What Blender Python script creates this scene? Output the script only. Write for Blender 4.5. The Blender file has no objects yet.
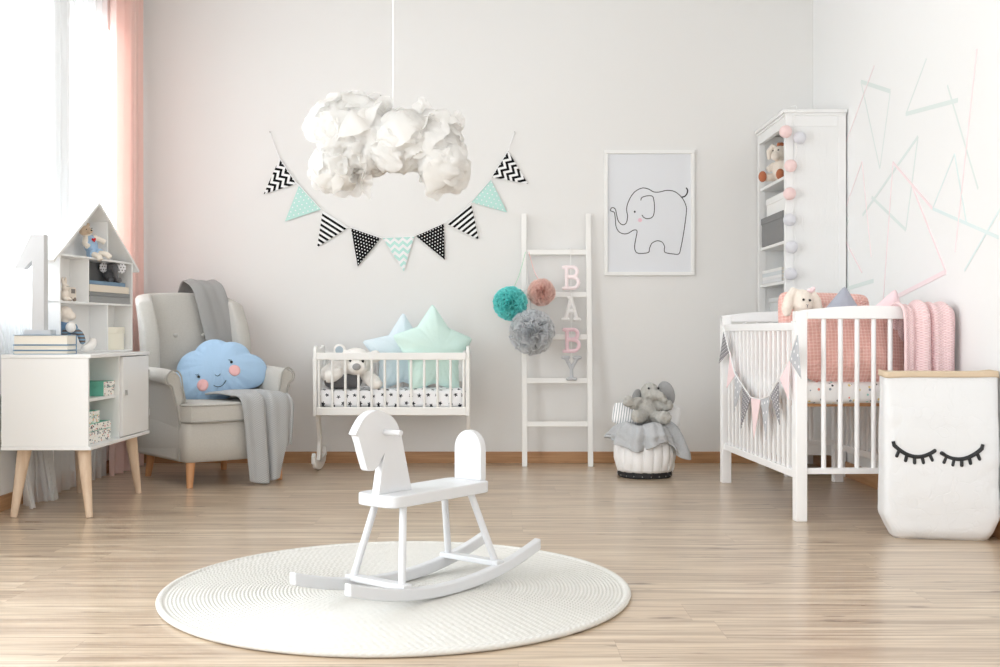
import bpy, math, random
from mathutils import Vector, Matrix, noise
R = math.radians
PI = math.pi
rnd = random.Random(7)
scene = bpy.context.scene
COL = scene.collection

# ------------------------------------------------------------------ nodes
def lin(c):
    out = []
    for v in c[:3]:
        v /= 255.0
        out.append(v / 12.92 if v <= .04045 else ((v + .055) / 1.055) ** 2.4)
    return (*out, 1.0)

class S:
    """a scalar socket with arithmetic"""
    def __init__(s, nt, k): s.nt, s.k = nt, k
    def op(s, o, b=None, c=None):
        n = s.nt.nodes.new('ShaderNodeMath'); n.operation = o
        s.nt.links.new(s.k, n.inputs[0])
        for i, v in ((1, b), (2, c)):
            if v is None: continue
            if isinstance(v, S): s.nt.links.new(v.k, n.inputs[i])
            else: n.inputs[i].default_value = v
        return S(s.nt, n.outputs[0])
    def __add__(s, b): return s.op('ADD', b)
    def __sub__(s, b): return s.op('SUBTRACT', b)
    def __mul__(s, b): return s.op('MULTIPLY', b)
    def __truediv__(s, b): return s.op('DIVIDE', b)
    def fract(s): return s.op('FRACT')
    def floor(s): return s.op('FLOOR')
    def abs(s): return s.op('ABSOLUTE')
    def sin(s): return s.op('SINE')
    def cos(s): return s.op('COSINE')
    def lt(s, b): return s.op('LESS_THAN', b)
    def gt(s, b): return s.op('GREATER_THAN', b)
    def max(s, b): return s.op('MAXIMUM', b)
    def min(s, b): return s.op('MINIMUM', b)

def xyz(nt, kind='Object'):
    tc = nt.nodes.new('ShaderNodeTexCoord'); sp = nt.nodes.new('ShaderNodeSeparateXYZ')
    nt.links.new(tc.outputs[kind], sp.inputs[0])
    return tc.outputs[kind], S(nt, sp.outputs[0]), S(nt, sp.outputs[1]), S(nt, sp.outputs[2])

def combine(nt, a, b, c):
    n = nt.nodes.new('ShaderNodeCombineXYZ')
    for i, v in enumerate((a, b, c)):
        if isinstance(v, S): nt.links.new(v.k, n.inputs[i])
        else: n.inputs[i].default_value = v
    return n.outputs[0]

def mixc(nt, f, c1, c2, blend='MIX'):
    n = nt.nodes.new('ShaderNodeMix'); n.data_type = 'RGBA'; n.blend_type = blend
    for i, v in ((0, f), (6, c1), (7, c2)):
        if isinstance(v, S): nt.links.new(v.k, n.inputs[i])
        elif hasattr(v, 'is_output'): nt.links.new(v, n.inputs[i])
        elif isinstance(v, tuple): n.inputs[i].default_value = v if len(v) == 4 else lin(v)
        else: n.inputs[i].default_value = v
    return n.outputs[2]

def noise_tex(nt, vec, scale, detail=3, rough=.5):
    n = nt.nodes.new('ShaderNodeTexNoise'); n.inputs['Scale'].default_value = scale
    n.inputs['Detail'].default_value = detail; n.inputs['Roughness'].default_value = rough
    if vec is not None: nt.links.new(vec, n.inputs['Vector'])
    return S(nt, n.outputs['Fac'])

def ramp(nt, f, stops):
    n = nt.nodes.new('ShaderNodeValToRGB'); nt.links.new(f.k, n.inputs[0])
    e = n.color_ramp.elements
    while len(e) < len(stops): e.new(.5)
    for el, (p, c) in zip(e, stops): el.position = p; el.color = lin(c)
    return n.outputs[0]

def bump(nt, bsdf, h, strength, dist):
    b = nt.nodes.new('ShaderNodeBump'); b.inputs['Strength'].default_value = strength
    b.inputs['Distance'].default_value = dist
    nt.links.new(h.k, b.inputs['Height']); nt.links.new(b.outputs[0], bsdf.inputs['Normal'])

def mat(name, col=(200, 200, 200), rough=.5, spec=.5, sheen=0, fn=None, noise_bump=None, trans=0):
    m = bpy.data.materials.new(name); m.use_nodes = True; nt = m.node_tree
    b = nt.nodes['Principled BSDF']
    b.inputs['Base Color'].default_value = lin(col); b.inputs['Roughness'].default_value = rough
    b.inputs['Specular IOR Level'].default_value = spec
    b.inputs['Sheen Weight'].default_value = sheen; b.inputs['Sheen Roughness'].default_value = .5
    if noise_bump:
        v, *_ = xyz(nt); bump(nt, b, noise_tex(nt, v, noise_bump[0], 4), noise_bump[1], noise_bump[2])
    if fn:
        c = fn(nt, b)
        if c is not None: nt.links.new(c, b.inputs['Base Color'])
    if trans:
        tr = nt.nodes.new('ShaderNodeBsdfTranslucent'); tr.inputs[0].default_value = lin(col)
        mx = nt.nodes.new('ShaderNodeMixShader'); mx.inputs[0].default_value = trans
        out = nt.nodes['Material Output']
        nt.links.new(b.outputs[0], mx.inputs[1]); nt.links.new(tr.outputs[0], mx.inputs[2])
        nt.links.new(mx.outputs[0], out.inputs[0])
    return m

# ------------------------------------------------------------------ mesh builder
class MB:
    def __init__(s): s.v, s.f = [], []
    def add(s, vs, fs, M=None):
        o = len(s.v)
        s.v += [tuple(M @ Vector(p)) if M else tuple(p) for p in vs]
        s.f += [tuple(i + o for i in f) for f in fs]
        return s
    def box(s, x0, x1, y0, y1, z0, z1, M=None):
        return s.add([(x0,y0,z0),(x1,y0,z0),(x1,y1,z0),(x0,y1,z0),(x0,y0,z1),(x1,y0,z1),(x1,y1,z1),(x0,y1,z1)],
                     [(0,3,2,1),(4,5,6,7),(0,1,5,4),(1,2,6,5),(2,3,7,6),(3,0,4,7)], M)
    def tube(s, pts, r, n=12, closed=False, M=None, flat=1.0):
        pts = [Vector(p) for p in pts]; N = len(pts)
        rr = r if isinstance(r, (list, tuple)) else [r] * N
        vs, fs = [], []
        up = None
        for i, p in enumerate(pts):
            a = pts[(i - 1) % N] if (closed or i > 0) else p
            b = pts[(i + 1) % N] if (closed or i < N - 1) else p
            t = (b - a).normalized()
            if up is None:
                up = Vector((0, 0, 1)) if abs(t.z) < .9 else Vector((0, 1, 0))
                if abs(t.z) < .9 and abs(t.y) < .2 and flat != 1.0: up = Vector((0, 1, 0))
            x = t.cross(up).normalized(); y = x.cross(t).normalized(); up = y
            for k in range(n):
                th = 2 * PI * k / n
                vs.append(p + x * math.cos(th) * rr[i] + y * math.sin(th) * rr[i] * flat)
        for i in range(N if closed else N - 1):
            j = (i + 1) % N
            for k in range(n):
                l = (k + 1) % n
                fs.append((i*n+k, i*n+l, j*n+l, j*n+k))
        if not closed:
            fs.append(tuple(range(n))[::-1]); fs.append(tuple((N-1)*n + k for k in range(n)))
        return s.add(vs, fs, M)
    def lathe(s, prof, n=32, M=None, closed=False):
        vs, fs = [], []
        for (r, z) in prof:
            for k in range(n):
                a = 2*PI*k/n; vs.append((r*math.cos(a), r*math.sin(a), z))
        N = len(prof)
        for i in range(N if closed else N - 1):
            j = (i+1) % N
            for k in range(n):
                l = (k+1) % n; fs.append((i*n+k, i*n+l, j*n+l, j*n+k))
        if not closed:
            if prof[0][0] > 1e-6: fs.append(tuple(range(n))[::-1])
            if prof[-1][0] > 1e-6: fs.append(tuple((N-1)*n+k for k in range(n)))
        return s.add(vs, fs, M)
    def prism(s, poly, y0, y1, M=None):
        """polygon in XZ extruded along Y"""
        n = len(poly)
        vs = [(x, y0, z) for x, z in poly] + [(x, y1, z) for x, z in poly]
        fs = [tuple(range(n)), tuple(range(n, 2*n))[::-1]]
        for k in range(n):
            l = (k+1) % n; fs.append((k, k+n, l+n, l))
        return s.add(vs, fs, M)
    def ell(s, c, r, rot=(0,0,0), nu=20, nv=12, M=None):
        if not isinstance(r, (tuple, list)): r = (r, r, r)
        from mathutils import Euler
        E = Matrix.Translation(c) @ Euler(rot).to_matrix().to_4x4()
        if M: E = M @ E
        vs = [(0,0,-r[2])]; fs = []
        for j in range(1, nv):
            ph = -PI/2 + PI*j/nv
            for i in range(nu):
                a = 2*PI*i/nu
                vs.append((r[0]*math.cos(ph)*math.cos(a), r[1]*math.cos(ph)*math.sin(a), r[2]*math.sin(ph)))
        vs.append((0,0,r[2])); T = len(vs)-1
        for i in range(nu):
            l = (i+1) % nu
            fs.append((0, 1+l, 1+i)); fs.append((T, T-nu+i, T-nu+l))
            for j in range(nv-2):
                a = 1+j*nu; fs.append((a+i, a+l, a+nu+l, a+nu+i))
        return s.add(vs, fs, E)
    def grid(s, fn, nu, nv, M=None, wrap=False):
        vs = [fn(i/(nu-1) if not wrap else i/nu, j/(nv-1)) for j in range(nv) for i in range(nu)]
        fs = []
        for j in range(nv-1):
            for i in range(nu if wrap else nu-1):
                l = (i+1) % nu
                fs.append((j*nu+i, j*nu+l, (j+1)*nu+l, (j+1)*nu+i))
        return s.add(vs, fs, M)
    def pillow(s, outline, T, nth=96, nr=14, p=2.2, q=.55, wr=.0, seed=0, M=None):
        """outline(theta)->(x,z); puffed cushion lying in the XZ plane, thickness along Y"""
        rim = [outline(2*PI*i/nth) for i in range(nth)]
        for sd in (-1, 1):
            vs, fs = [(0, sd*T, 0)], []
            for j in range(1, nr+1):
                t = math.sin(j/nr*PI/2)
                h = T * max(0.0, 1 - t**p) ** q
                for i, (x, z) in enumerate(rim):
                    n_ = noise.noise(Vector((x*t*9+seed, z*t*9, sd*3+seed))) * wr * (1-t**6)
                    pk = math.sin(i*PI*2/nth*23+seed) * wr * .35 * t**3 * (1-t**8)
                    vs.append((x*t, sd*(h + n_ + pk), z*t))
            for i in range(nth):
                l = (i+1) % nth
                fs.append((0, 1+i, 1+l) if sd < 0 else (0, 1+l, 1+i))
                for j in range(nr-1):
                    a = 1+j*nth
                    q4 = (a+i, a+nth+i, a+nth+l, a+l)
                    fs.append(q4 if sd < 0 else q4[::-1])
            s.add(vs, fs, M)
        return s
    def build(s, name, m, parent=None, world=False, smooth=True, angle=40, bevel=0, seg=2, subsurf=0,
              solid=0, voxel=0, relax=0, puff=0, weld=0):
        vs = s.v
        if world and parent is not None:
            L = parent.location; vs = [(x-L[0], y-L[1], z-L[2]) for x, y, z in vs]
        me = bpy.data.meshes.new(name); me.from_pydata(vs, [], s.f); me.update()
        import bmesh
        bm = bmesh.new(); bm.from_mesh(me)
        if weld: bmesh.ops.remove_doubles(bm, verts=bm.verts, dist=weld)
        if not solid and not voxel: bmesh.ops.recalc_face_normals(bm, faces=bm.faces)
        bm.to_mesh(me); bm.free()
        me.materials.append(m)
        if smooth:
            me.polygons.foreach_set('use_smooth', [True]*len(me.polygons))
            if not (subsurf or voxel): me.set_sharp_from_angle(angle=R(angle))
        o = bpy.data.objects.new(name, me); COL.objects.link(o)
        if parent is not None: o.parent = parent
        if voxel:
            r_ = o.modifiers.new('r', 'REMESH'); r_.mode = 'VOXEL'; r_.voxel_size = voxel; r_.use_smooth_shade = True
        if relax:
            k = o.modifiers.new('s', 'SMOOTH'); k.iterations = relax; k.factor = .5
        if solid:
            k = o.modifiers.new('t', 'SOLIDIFY'); k.thickness = solid; k.offset = 0
        if bevel:
            k = o.modifiers.new('b', 'BEVEL'); k.width = bevel; k.segments = seg; k.limit_method = 'ANGLE'
            k.angle_limit = R(35); k.harden_normals = True
        if subsurf:
            k = o.modifiers.new('ss', 'SUBSURF'); k.levels = k.render_levels = subsurf
        if puff:
            tx = bpy.data.textures.new('tex', 'CLOUDS'); tx.noise_scale = puff[0]; tx.noise_depth = 3
            k = o.modifiers.new('d', 'DISPLACE'); k.texture = tx; k.strength = puff[1]; k.texture_coords = 'LOCAL'
        return o

def tag(o, label=None, cat=None, group=None, kind=None):
    if label: o['label'] = label
    if cat: o['category'] = cat
    if group: o['group'] = group
    if kind: o['kind'] = kind
    return o
def thing(name, label, cat, loc=(0,0,0), rz=0, group=None, rot=None):
    o = bpy.data.objects.new(name, None); COL.objects.link(o)
    o.location = loc; o.rotation_euler = rot if rot else (0, 0, rz); o.empty_display_size = .05
    return tag(o, label, cat, group)
def struct(o): o['kind'] = 'structure'; return o
def catmull(P, n=8, closed=False):
    P = [Vector(p) for p in P]; out = []; N = len(P)
    for i in range(N if closed else N-1):
        if closed: a, b, c, d = P[(i-1) % N], P[i], P[(i+1) % N], P[(i+2) % N]
        else: a, b, c, d = P[max(i-1, 0)], P[i], P[i+1], P[min(i+2, N-1)]
        for k in range(n):
            t = k/n
            out.append(.5*((2*b) + (c-a)*t + (2*a-5*b+4*c-d)*t*t + (3*b-a-3*c+d)*t**3))
    if not closed: out.append(P[-1])
    return out
def polyout(pts):
    """outline function from a closed star-shaped list of (x,z) around the origin, indexed by angle"""
    def f(th):
        d = Vector((math.cos(th), math.sin(th))); best = 0
        for i in range(len(pts)):
            a, b = Vector(pts[i]), Vector(pts[(i+1) % len(pts)])
            e = b-a; den = d.x*e.y - d.y*e.x
            if abs(den) < 1e-9: continue
            t = (a.x*e.y - a.y*e.x)/den; u = (a.x*d.y - a.y*d.x)/den
            if t > 0 and -1e-6 <= u <= 1+1e-6: best = max(best, t)
        return (d.x*best, d.y*best)
    return f
def aim(origin, xdir, zdir):
    x = Vector(xdir).normalized(); z = Vector(zdir); y = z.cross(x).normalized(); z = x.cross(y)
    M = Matrix((x, y, z)).transposed().to_4x4(); M.translation = origin
    return M

# ------------------------------------------------------------------ materials
WHITE_WOOD = mat('white_painted_wood', (238, 238, 237), .38, .4, noise_bump=(60, .05, .002))
def f_wall(nt, b):
    v, *_ = xyz(nt)
    bump(nt, b, noise_tex(nt, v, 90, 3), .06, .002)
WALL = mat('wall_paint', (232, 231, 229), .85, .2, fn=f_wall)
WALLR = mat('white_wall_paint', (240, 240, 239), .85, .2, fn=f_wall)
CEIL = mat('ceiling_paint', (240, 240, 240), .9, .1)
def f_floor(nt, b):
    v, x, y, z = xyz(nt)
    W, L = .19, 1.38
    row = (y / W).floor(); 
    wn = nt.nodes.new('ShaderNodeTexWhiteNoise'); wn.noise_dimensions = '1D'; nt.links.new(row.k, wn.inputs['W'])
    off = S(nt, wn.outputs[0]); xs = x / L + off * 3.7; ci = xs.floor()
    w2 = nt.nodes.new('ShaderNodeTexWhiteNoise'); w2.noise_dimensions = '2D'
    nt.links.new(combine(nt, row, ci, 0), w2.inputs['Vector'])
    pv = S(nt, w2.outputs['Value'])
    gv = combine(nt, x * 1.6 + pv * 37, y * 17 + pv * 11, pv * 9)
    g1 = noise_tex(nt, gv, 1.0, 6, .6)
    g2 = noise_tex(nt, combine(nt, x * 5 + pv * 50, y * 170, pv * 5), 1.0, 3, .6)
    kn = noise_tex(nt, combine(nt, x * 4.2 + pv * 21, y * 24 + pv * 3, pv * 14), 1.0, 3, .55)
    md = noise_tex(nt, combine(nt, x * 1.3 + pv * 13, y * 62 + pv * 7, pv * 3), 1.0, 4, .6)
    col = ramp(nt, g1, [(.27, (150, 128, 105)), (.42, (190, 169, 145)), (.58, (209, 190, 165)), (.76, (230, 215, 194))])
    col = mixc(nt, (g2 - .5).abs() * .5, col, (150, 120, 95))
    col = mixc(nt, ((md - .47).max(0) * 5.0).min(.8), col, (148, 126, 104))
    col = mixc(nt, ((kn - .645).max(0) * 9.0).min(.85), col, (92, 72, 56))
    col = mixc(nt, pv * .22, col, (205, 180, 155))
    fy = ((y / W).fract() - .5).abs(); fx = (xs.fract() - .5).abs()
    seam = fy.gt(.493).max(fx.gt(.4992))
    col = mixc(nt, seam * .22, col, (110, 84, 64))
    b.inputs['Coat Weight'].default_value = .35; b.inputs['Coat Roughness'].default_value = .20
    nt.links.new((g1 * .12 + .24).k, b.inputs['Roughness'])
    bump(nt, b, g1 + g2 * .4 - seam * .8, .10, .002)
    return col
FLOOR = mat('oak_laminate', (190, 160, 130), .3, .5, fn=f_floor)
def wood(name, c1, c2, sc=(40, 40, 3), rough=.45):
    def f(nt, b):
        v, x, y, z = xyz(nt)
        g = noise_tex(nt, combine(nt, x*sc[0], y*sc[1], z*sc[2]), 1.0, 5, .6)
        return ramp(nt, g, [(.3, c1), (.7, c2)])
    return mat(name, c1, rough, .4, fn=f)
ASH = wood('pale_ash', (206, 178, 150), (226, 204, 180))
BEECH = wood('warm_beech', (196, 140, 96), (212, 160, 116))
OAKTRIM = wood('oak_trim', (166, 122, 84), (192, 150, 110), (3, 3, 60))
PINE = wood('pine_slat', (190, 140, 96), (206, 160, 116), (4, 4, 40))
def fabric(name, c, c2=None, sc=420, strength=.25, rough=.9, sheen=.15, trans=0, big=0):
    def f(nt, b):
        v, x, y, z = xyz(nt)
        n1 = noise_tex(nt, v, sc, 2)
        h = n1
        if big: h = n1 + noise_tex(nt, v, big, 3) * 3
        bump(nt, b, h, strength, .003)
        if c2: return mixc(nt, noise_tex(nt, v, sc*.5, 3), c, c2)
    return mat(name, c, rough, .2, sheen, fn=f, trans=trans)
CHAIR_FAB = fabric('light_grey_linen', (184, 181, 174), (200, 197, 191), 300, .25)
CREAM = fabric('cream_plush', (226, 214, 200), (240, 232, 222), 150, .5)
WHITEPL = fabric('white_plush', (236, 232, 226), (246, 244, 240), 130, .6)
BEIGE = fabric('beige_plush', (206, 184, 160), (222, 204, 184), 180, .5)
BLUEF = fabric('blue_cotton', (150, 180, 210), (168, 194, 220), 250, .3)
BLACK = mat('black', (24, 24, 24), .5)
DKGREY = fabric('charcoal_fabric', (88, 88, 90), (112, 112, 114), 260, .4)
MIDGREY = fabric('mid_grey_fabric', (150, 150, 150), (168, 168, 168), 260, .4)
WHITEF = fabric('white_fabric', (240, 240, 240), (248, 248, 248), 250, .25)
# ------------------------------------------------------------------ room
XL, XR, YB, ZC, YF = -2.22, 1.98, 6.75, 3.0, -1.2
struct(MB().box(XL-.3, XR+.3, YF, YB+.2, -.1, 0).build('floor', FLOOR))
struct(MB().box(XL-.3, XR+.3, YF, YB+.2, ZC, ZC+.1).build('ceiling', CEIL))
struct(MB().box(XL-.2, XR+.2, YB, YB+.15, 0, ZC).build('wall_back', WALL))
struct(MB().box(XR, XR+.15, YF, YB, 0, ZC).build('wall_right', WALLR))
# left wall with three window openings
wins = [(.4, 3.4, .05), (4.45, 5.42, .9), (5.68, 6.36, .9)]
HEAD = 2.55
w = MB(); y = YF
for (a, b_, sill) in wins:
    w.box(XL-.15, XL, y, a, 0, ZC); w.box(XL-.15, XL, a, b_, 0, sill); w.box(XL-.15, XL, a, b_, HEAD, ZC); y = b_
w.box(XL-.15, XL, y, YB, 0, ZC)
struct(w.build('wall_left', WALLR))
FRAME = mat('window_frame_paint', (240, 240, 240), .3)
def glass_mat():
    m = bpy.data.materials.new('window_glass'); m.use_nodes = True; nt = m.node_tree
    out = nt.nodes['Material Output']; nt.nodes.remove(nt.nodes['Principled BSDF'])
    tp = nt.nodes.new('ShaderNodeBsdfTransparent'); gl = nt.nodes.new('ShaderNodeBsdfGlossy'); gl.inputs['Roughness'].default_value = .02
    mx = nt.nodes.new('ShaderNodeMixShader'); mx.inputs[0].default_value = .06
    nt.links.new(tp.outputs[0], mx.inputs[1]); nt.links.new(gl.outputs[0], mx.inputs[2]); nt.links.new(mx.outputs[0], out.inputs[0])
    return m
GLASS = glass_mat()
for i, (a, b_, sill) in enumerate(wins):
    f = MB(); x0, x1 = XL-.11, XL-.05; t = .06
    f.box(x0, x1, a, a+t, sill, HEAD); f.box(x0, x1, b_-t, b_, sill, HEAD)
    f.box(x0, x1, a+t, b_-t, sill, sill+t); f.box(x0, x1, a+t, b_-t, HEAD-t, HEAD)
    if b_-a > 1.2: f.box(x0, x1, (a+b_)/2-t/2, (a+b_)/2+t/2, sill+t, HEAD-t)
    o = struct(f.build('window_%d' % (i+1), FRAME, bevel=.004))
    MB().box(XL-.082, XL-.078, a+.03, b_-.03, sill+.03, HEAD-.03).build('glass_pane', GLASS, o)
    if sill > .5: struct(MB().box(XL-.05, XL+.015, a-.03, b_+.03, sill-.03, sill).build('trim_%d' % (i+1), FRAME, bevel=.004))
BH = .07
def skirt(M0): return M0
struct(MB().box(XL, XR, YB-.014, YB, 0, BH).build('baseboard_back', OAKTRIM, bevel=.003))
struct(MB().box(XR-.014, XR, YF, YB-.014, 0, .085).build('baseboard_right', OAKTRIM, bevel=.003))
struct(MB().box(XL, XL+.014, 3.4, YB-.014, 0, BH).build('baseboard_left', OAKTRIM, bevel=.003))

# ------------------------------------------------------------------ camera, world, daylight
cam = bpy.data.cameras.new('camera'); co = bpy.data.objects.new('camera', cam); COL.objects.link(co)
co.location = (0, 0, .8); co.rotation_euler = (R(90), 0, 0)
cam.sensor_width = 36; cam.lens = 36*1.091; cam.shift_x = .007; cam.clip_start = .05
scene.camera = co
wd = bpy.data.worlds.new('world'); scene.world = wd; wd.use_nodes = True
wd.node_tree.nodes['Background'].inputs[0].default_value = (.97, .985, 1.0, 1)
wd.node_tree.nodes['Background'].inputs[1].default_value = 1.5
def area(name, loc, rot, sx, sy, power, col=(1, 1, 1)):
    l = bpy.data.lights.new(name, 'AREA'); l.shape = 'RECTANGLE'; l.size, l.size_y = sx, sy; l.energy = power; l.color = col
    o = bpy.data.objects.new(name, l); COL.objects.link(o); o.location = loc; o.rotation_euler = rot
    return o
for i, (a, b_, sill) in enumerate(wins):
    area('window_daylight', (XL-.4, (a+b_)/2, (sill+HEAD)/2), (0, R(-90), 0), HEAD-sill, b_-a, [82, 30, 24][i], (.885, .955, 1))
scene.view_settings.view_transform = 'Standard'; scene.view_settings.look = 'None'
scene.view_settings.gamma = 1; scene.view_settings.use_curve_mapping = False
scene.view_settings.exposure = .50
scene.cycles.max_bounces = 10; scene.cycles.diffuse_bounces = 6; scene.cycles.transparent_max_bounces = 16
scene.cycles.sample_clamp_indirect = 6; scene.cycles.caustics_refractive = False; scene.cycles.caustics_reflective = False
scene.cycles.use_denoising = True

# ------------------------------------------------------------------ curtains
def sheer_mat():
    m = bpy.data.materials.new('sheer_voile'); m.use_nodes = True; nt = m.node_tree
    out = nt.nodes['Material Output']; nt.nodes.remove(nt.nodes['Principled BSDF'])
    tp = nt.nodes.new('ShaderNodeBsdfTransparent'); tl = nt.nodes.new('ShaderNodeBsdfTranslucent'); df = nt.nodes.new('ShaderNodeBsdfDiffuse')
    for n in (tl, df): n.inputs[0].default_value = (.93, .94, .95, 1)
    a = nt.nodes.new('ShaderNodeMixShader'); a.inputs[0].default_value = .5
    nt.links.new(tl.outputs[0], a.inputs[1]); nt.links.new(df.outputs[0], a.inputs[2])
    c = nt.nodes.new('ShaderNodeMixShader'); c.inputs[0].default_value = .62
    nt.links.new(tp.outputs[0], c.inputs[1]); nt.links.new(a.outputs[0], c.inputs[2]); nt.links.new(c.outputs[0], out.inputs[0])
    return m
SHEER = sheer_mat()
def curtain(name, label, y0t, y1t, y0b, y1b, xc, amp, waves, m, seed, ztop=2.93, zb=.004, bulge=0, nu=260, nv=40):
    def fn(u, v):
        z = ztop + (zb-ztop)*v
        k = min(1, v*1.1)
        yy = (y0t+(y0b-y0t)*k) + ((y1t+(y1b-y1t)*k) - (y0t+(y0b-y0t)*k))*u
        ph = u*waves*2*PI + seed + .8*noise.noise(Vector((u*4, v*1.2, seed)))
        a = amp*(.7+.5*noise.noise(Vector((u*7, 0, seed+5))))
        x = xc + a*math.sin(ph) + .35*a*math.sin(2.3*ph+seed) + bulge*max(0, v-.78)**2*16*(.5+.5*math.sin(u*9+seed))
        yy += .012*math.cos(ph*1.0)
        return (x, yy, z)
    o = MB().grid(fn, nu, nv).build(name, m, angle=180)
    return tag(o, label, 'curtain')
curtain('sheer_curtain', 'white sheer curtain panel nearest the left picture edge, behind the white number', 3.60, 5.37, 4.95, 5.33, -2.172, .016, 14, SHEER, 1.3, bulge=.10)
curtain('sheer_curtain', 'white sheer curtain panel beside the pink drape, behind the house shelf', 5.40, 6.16, 5.42, 6.14, -2.172, .016, 8, SHEER, 4.1)
def f_drape(nt, b): 
    v, *_ = xyz(nt); bump(nt, b, noise_tex(nt, v, 260, 2), .2, .002)
PINKD = mat('pink_drape_cloth', (246, 216, 208), .85, .2, .2, fn=f_drape, trans=.22)
curtain('pink_drape', 'salmon pink floor length drape in the corner behind the armchair', 6.12, 6.66, 6.10, 6.64, -2.135, .034, 4.5, PINKD, 2.2)
# ------------------------------------------------------------------ sideboard on splayed legs
cab = thing('sideboard', 'white two-compartment sideboard on splayed pale wooden legs at the left edge', 'sideboard', (-1.94, 5.15, 0))
CX0, CX1, CY0, CY1, CZ0, CZ1 = -2.13, -1.74, 4.72, 5.53, .294, .709
t = .016
m_ = MB()
m_.box(CX0, CX1, CY0, CY1, CZ1-t, CZ1); m_.box(CX0, CX1, CY0, CY1, CZ0, CZ0+t)
m_.box(CX0, CX1-.012, CY0+.003, CY0+.019, CZ0+t, CZ1-t); m_.box(CX0, CX1-.012, CY1-.019, CY1-.003, CZ0+t, CZ1-t)
m_.box(CX0, CX0+.008, CY0+.019, CY1-.019, CZ0+t, CZ1-t)
m_.box(CX0+.008, CX1-.014, 5.117, 5.133, CZ0+t, CZ1-t)
m_.build('body', WHITE_WOOD, cab, True, bevel=.0025)
MB().box(CX0+.008, CX1-.03, CY0+.019, 5.117, .500, .514).build('shelf', WHITE_WOOD, cab, True, bevel=.0015)
door = MB().box(CX1-.016, CX1-.002, 5.136, CY1-.012, CZ0+t+.004, CZ1-t-.004).build('door', WHITE_WOOD, cab, True, bevel=.002)
METAL = mat('brushed_metal', (190, 188, 184), .35); METAL.node_tree.nodes['Principled BSDF'].inputs['Metallic'].default_value = 1
def sub(mb, name, m, par, top, **k):     # world-space sub-part of an untransformed part
    mb.v = [(x-top.location[0], y-top.location[1], z-top.location[2]) for x, y, z in mb.v]
    return mb.build(name, m, par, **k)
sub(MB().box(CX1-.003, CX1+.007, 5.166, 5.176, .508, .532), 'knob', METAL, door, cab)
for zz in (.405, .60):
    sub(MB().tube([(CX1+.001, CY1-.013, zz-.018), (CX1+.001, CY1-.013, zz+.018)], .0045, 10), 'hinge', METAL, door, cab)
for (tx, ty, bx, by) in ((-1.80, 4.80, -1.752, 4.735), (-2.06, 4.80, -2.085, 4.745), (-1.80, 5.42, -1.775, 5.465), (-2.05, 5.42, -2.075, 5.48)):
    MB().tube([(bx, by, 0), (bx+(tx-bx)*.06, by+(ty-by)*.06, .018), (tx, ty, .294)], [.0145, .0155, .030], 20).build('leg', ASH, cab, True, angle=60)

# patterned boxes in the open compartment
def f_confetti(bg, pal, sc, r, zs=1.0):
    def f(nt, b):
        v, x, y, z = xyz(nt)
        vo = nt.nodes.new('ShaderNodeTexVoronoi'); vo.inputs['Scale'].default_value = sc; vo.inputs['Randomness'].default_value = .75
        nt.links.new(combine(nt, x, y, z*zs), vo.inputs['Vector'])
        w = nt.nodes.new('ShaderNodeSeparateColor'); nt.links.new(vo.outputs['Color'], w.inputs[0])
        n = len(pal); cr = nt.nodes.new('ShaderNodeValToRGB'); cr.color_ramp.interpolation = 'CONSTANT'
        nt.links.new(w.outputs[0], cr.inputs[0]); e = cr.color_ramp.elements
        while len(e) < n: e.new(.5)
        for i, c in enumerate(pal): e[i].position = i/n; e[i].color = lin(c)
        d = S(nt, vo.outputs['Distance']); s2 = S(nt, w.outputs[1])
        return mixc(nt, d.lt(r) * s2.gt(.12), lin(bg), cr.outputs[0])
    return f
MINT = mat('mint_card', (112, 190, 168), .6)
CONF = mat('confetti_card', (240, 238, 232), .6, fn=f_confetti((242, 240, 234), [(60, 70, 80), (214, 110, 90), (120, 190, 170), (225, 180, 120), (150, 160, 165)], 62, .42, 1.7))
def card_box(label, x1, y0, y1, z, h, d):
    b = thing('storage_box', label, 'box', (x1-d/2, (y0+y1)/2, z), group='mint boxes in the sideboard')
    MB().box(x1-d, x1-.0015, y0, y1, z, z+h*.62).build('box_base', MINT, b, True, bevel=.002)
    MB().box(x1-d-.002, x1-.0005, y0-.002, y1+.002, z+h*.62, z+h).build('lid', MINT, b, True, bevel=.002)
    MB().box(x1-.0015, x1+.001, y0+.001, y1-.001, z+.001, z+h*.60).build('patterned_front', CONF, b, True)
    MB().box(x1-.0005, x1+.002, y0-.001, y1+.001, z+h*.64, z+h-.001).build('patterned_front', CONF, b, True)
    MB().box(x1-d+.02, x1-.02, y0-.0035, y0-.0021, z+h*.64, z+h-.002).build('side_label', MINT, b, True)
card_box('mint box with spotted front alone on the upper sideboard shelf', -1.775, 4.975, 5.112, .514, .066, .22)
card_box('larger mint box with spotted front on the sideboard floor under a smaller box', -1.78, 4.79, 5.075, .310, .088, .22)
card_box('smaller mint box stacked on a larger one in the lower sideboard compartment', -1.79, 4.79, 4.96, .398, .055, .18)

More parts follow.
